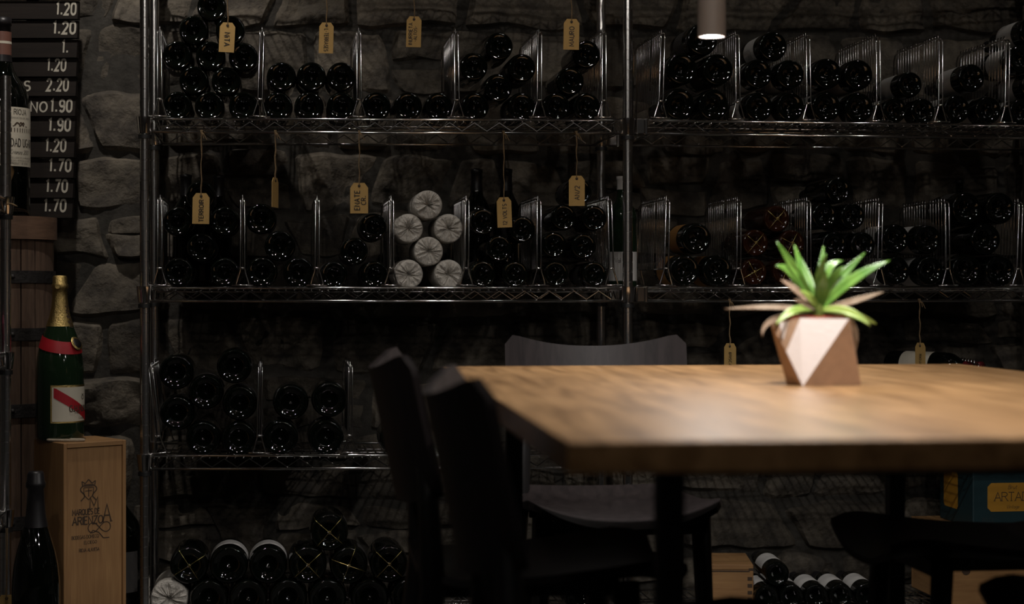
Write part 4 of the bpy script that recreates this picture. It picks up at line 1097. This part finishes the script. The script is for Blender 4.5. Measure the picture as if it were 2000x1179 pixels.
# things on the side rack: divider, magenta bag, tag, loose cord
sp = SIDE['O']+SIDE['V']*.03+SIDE['U']*.06
m4 = frame(Vector((sp.x+.022, sp.y, SLV[0]+.003)), SIDE['U'], SIDE['V'], Vector((0, 0, 1)))
t = thing('shelf_divider', 'chrome wire divider on the side rack in front of the large bottle', 'divider', mat4=m4, group='chrome wire shelf dividers')
for nm in ('frame', 'panel_wires', 'foot_bar'): 
    o = link(nm, DIVM[nm], CHROME2, t)
    if nm == 'panel_wires': stuff(o)
gp = SIDE['O']+SIDE['V']*.085+SIDE['U']*.10
mb = MB()
def bag(i, k, rr, z, an):
    c_, s_ = math.cos(an), math.sin(an); q = max(abs(c_), abs(s_)); rr2 = rr/q**.85
    return rr2*(1+.10*noise.noise(Vector((c_*2, s_*2, z*25)))), z
mb.lathe([(.0003, 0), (.050, 0), (.056, .02), (.054, .05), (.048, .075), (.030, .09), (.0003, .094)], 32, fn=bag)
o = mb.obj('gift_pouch', MAG, None, smooth=True, angle=35, loc=(gp.x, gp.y, SLV[1]-.0038)); tag(o, 'crumpled magenta pouch on the side rack at the left picture edge', 'pouch')
# tag hanging from the side rack
swing = SIDE
tp = SIDE['O']+SIDE['U']*.05
YG = tp.y
t = thing('swing_tag', 'kraft tag hanging from the side rack in the lower left corner', 'tag', (X_at(13, YG-.01), YG-.01, Z_at(1160, YG)), R(10), 'kraft paper swing tags')
mb = MB(); poly = [(-.012, 0), (.012, 0), (.021, -.012), (.021, -.075), (-.021, -.075), (-.021, -.012)]; n = 6
mb.add([(a, -.0006, b) for a, b in poly]+[(a, .0006, b) for a, b in poly], [tuple(range(n)), tuple(range(2*n-1, n-1, -1))]+[(i, (i+1) % n, n+(i+1) % n, n+i) for i in range(n)]); mb.obj('card', KRAFT, t)
mb = MB(); mb.tube([(.0028*math.cos(R(30*i)), -.0012, -.008+.0028*math.sin(R(30*i))) for i in range(12)], .0009, 6, closed=True); mb.obj('eyelet', IRON, t)
mb = MB(); zz = SLV[2]-RAILLOW-Z_at(1160, YG); mb.tube([(0, -.0015, -.008), (-.001, 0, zz*.5), (-.002, .006, zz)], .0012, 5); mb.tube([(0, .0015, -.008), (.001, .003, zz*.5), (.001, .010, zz)], .0012, 5); mb.obj('twine', TWINE, t)
mb = MB(); c0 = Vector((X_at(16, 4.19), 4.18, Z_at(398, 4.18)))
mb.tube([(-.004, 0, -.003), (.006, -.002, .001), (.014, -.002, -.001), (.022, -.003, -.005), (.026, -.003, -.006)], [.0012, .0015, .0022, .0020, .0008], 6)
o = mb.obj('loose_cord', TWINE, None, smooth=True, loc=tuple(c0)); tag(o, 'frayed cord end poking out beside the side rack collar', 'cord')

# ------------------------------------------------------------------ crates and carton on the bottom right
zd = LEVEL[4]-.0036
def crate(name, label, p, X_, wd, dp, h, z0):
    Yv = Vector((-X_.y, X_.x, 0)); m4 = frame(Vector((p.x, p.y, z0)), X_, Yv, Vector((0, 0, 1)))
    t = thing(name, label, 'crate', mat4=m4)
    def b(nm, lo, hi):
        mb = MB(); mb.box([(a+c)/2 for a, c in zip(lo, hi)], [c-a for a, c in zip(lo, hi)]); o = mb.obj(nm, PINEH, t); bv = o.modifiers.new('bevel', 'BEVEL'); bv.width = .0012; bv.segments = 1; return o
    lt = .014
    b('front_panel', (0, 0, 0), (wd, .010, h-lt)); b('back_panel', (0, dp-.010, 0), (wd, dp, h-lt)); b('side_panel', (0, .010, 0), (.010, dp-.010, h-lt)); b('side_panel', (wd-.010, .010, 0), (wd, dp-.010, h-lt))
    b('base_panel', (.010, .010, 0), (wd-.010, dp-.010, .008)); l_ = b('lid', (0, 0, h-lt+.0008), (wd, dp, h))
    return t, l_
# small crate
Yc = 4.56; dirc = Vector((122/F, 1, 0)).normalized(); Xc = Vector((dirc.y, -dirc.x, 0))
p0 = Vector((X_at(1368, Yc), Yc, 0)); hc = Z_at(1102, Yc)-zd
cr, cl_ = crate('wooden_wine_crate', 'small pine crate with fitted lid beside the chair leg on bottom shelf', p0, Xc, 103*Yc/F, .205, hc, zd)
mb = MB(); wdc = 103*Yc/F
for zz in (hc-.036, hc-.054, hc-.072, hc-.090):
    for x0 in (.003, wdc-.015):
        mb.box((x0+.006, -.0004, zz), (.012, .001, .009))
mb.obj('finger_joint_end', PRINT, cr)
mb = MB(); mb.box((wdc/2, -.0003, hc-.0165), (wdc*.86, .0012, .0035)); mb.box((.006, -.0003, hc-.012), (.012, .0012, .006)); mb.box((wdc-.006, -.0003, hc-.012), (.012, .0012, .006)); mb.obj('lid_groove', PRINT, cr)
# long crate with carton on top
Yn = 4.60; pn = Vector((X_at(1858, Yn), Yn, 0)); hn = Z_at(1035, 4.60)-zd
cr2, cl2_ = crate('wooden_wine_crate', 'long pine crate with printed name under the teal carton', pn, UDR, .32, .29, hn, zd)
f3 = lambda x, y: (x, -.0006, y)
sn = 4.62/F
lettering('printed_text', [('NUMANTHIA', (1938-1858)*sn, Z_at(1150, 4.61)-zd, 17*sn, dict(wt=.11, serif=True, cond=.72, left=True, gap=.14)), ('2001', (1968-1858)*sn, Z_at(1130, 4.61)-zd, 8*sn, dict(wt=.1, serif=True, left=True))], f3, PRINT, cr2)
mb = MB(); mb.lathe([(.0003, .0003), (.012, .0003)], 20); o = mb.obj('wood_knot', PRINT, cr2); o.matrix_local = Matrix.Translation(((1888-1858)*sn, -.0005, Z_at(1113, 4.61)-zd)) @ Matrix.Rotation(R(90), 4, 'X')
zc_ = zd+hn+.0006
ca = thing('wine_carton', 'dark teal carton with yellow label standing on the long crate', 'carton', mat4=frame(Vector((X_at(1900, 4.62), 4.62, zc_)), UDR, VD, Vector((0, 0, 1))))
mb = MB(); cw, cdp, chh = .245, .23, .185; mb.box((cw/2, cdp/2, chh/2), (cw, cdp, chh)); o = mb.obj('carton_body', TEAL, ca); bv = o.modifiers.new('bevel', 'BEVEL'); bv.width = .003; bv.segments = 2
sc_ = 4.62/F
def oct_(x0, x1, z0, z1, c, fn, nm):
    mb = MB(); P_ = [(x0+c, z0), (x1-c, z0), (x1, z0+c), (x1, z1-c), (x1-c, z1), (x0+c, z1), (x0, z1-c), (x0, z0+c)]
    mb.add([fn(a, b) for a, b in P_], [tuple(range(8))]); return mb.obj(nm, YELL, ca)
fz2 = lambda y: (1037-y)*sc_
yl = oct_(30*sc_, 30*sc_+.20, fz2(1004), fz2(948), .010, lambda a, b: (a, -.0006, b), 'label')
lettering('label_print', [('ARTADI', 44*sc_, fz2(983), 16.5*sc_, dict(wt=.09, serif=True, left=True, gap=.10, cond=1.25)), ('Brut', 72*sc_, fz2(960), 8*sc_, dict(wt=.08, slant=.3, left=True)), ('Vintage', 68*sc_, fz2(998), 7*sc_, dict(wt=.08, slant=.3, left=True))], lambda a, b: (a, -.0012, b), PRINT, yl)
lettering('carton_print', [('75 CL', 18*sc_, fz2(1024), 8*sc_, dict(wt=.08, left=True))], lambda a, b: (a, -.0006, b), DARKL, ca)
oct_(.10, .20, fz2(1008), fz2(934), .008, lambda a, b: (-.0006, a, b), 'label')
for zq in (.002, chh-.002): pass
mb = MB(); mb.box((.006, -.0005, chh/2), (.010, .001, chh)); mb.obj('edge_tape', GREYL, ca) if False else None
# bottle lying across on the lower shelf of the right rack, resting on a crate hidden by the table
Yr = 4.66; zlow = LEVEL[3]-.0036
hc3 = Z_at(712, Yr)-.040-zlow
ps = Vector((X_at(1735, Yr), Yr-.03, 0))
crate('wooden_wine_crate', 'pine crate hidden by the tabletop, under the red-capped bottle', ps, UDR, .13, .20, Z_at(688, Yr)-.076-zlow, zlow)
dv = (UDR*.52+VD*-.85).normalized()
lying_bottle(dv, X_at(1740, 4.82), 4.82, Z_at(688, Yr)-.0375, .037, 'dark bottle with red capsule lying crosswise just above the tabletop', labm=WHITEL, roll=R(-60), capm=FOILR)
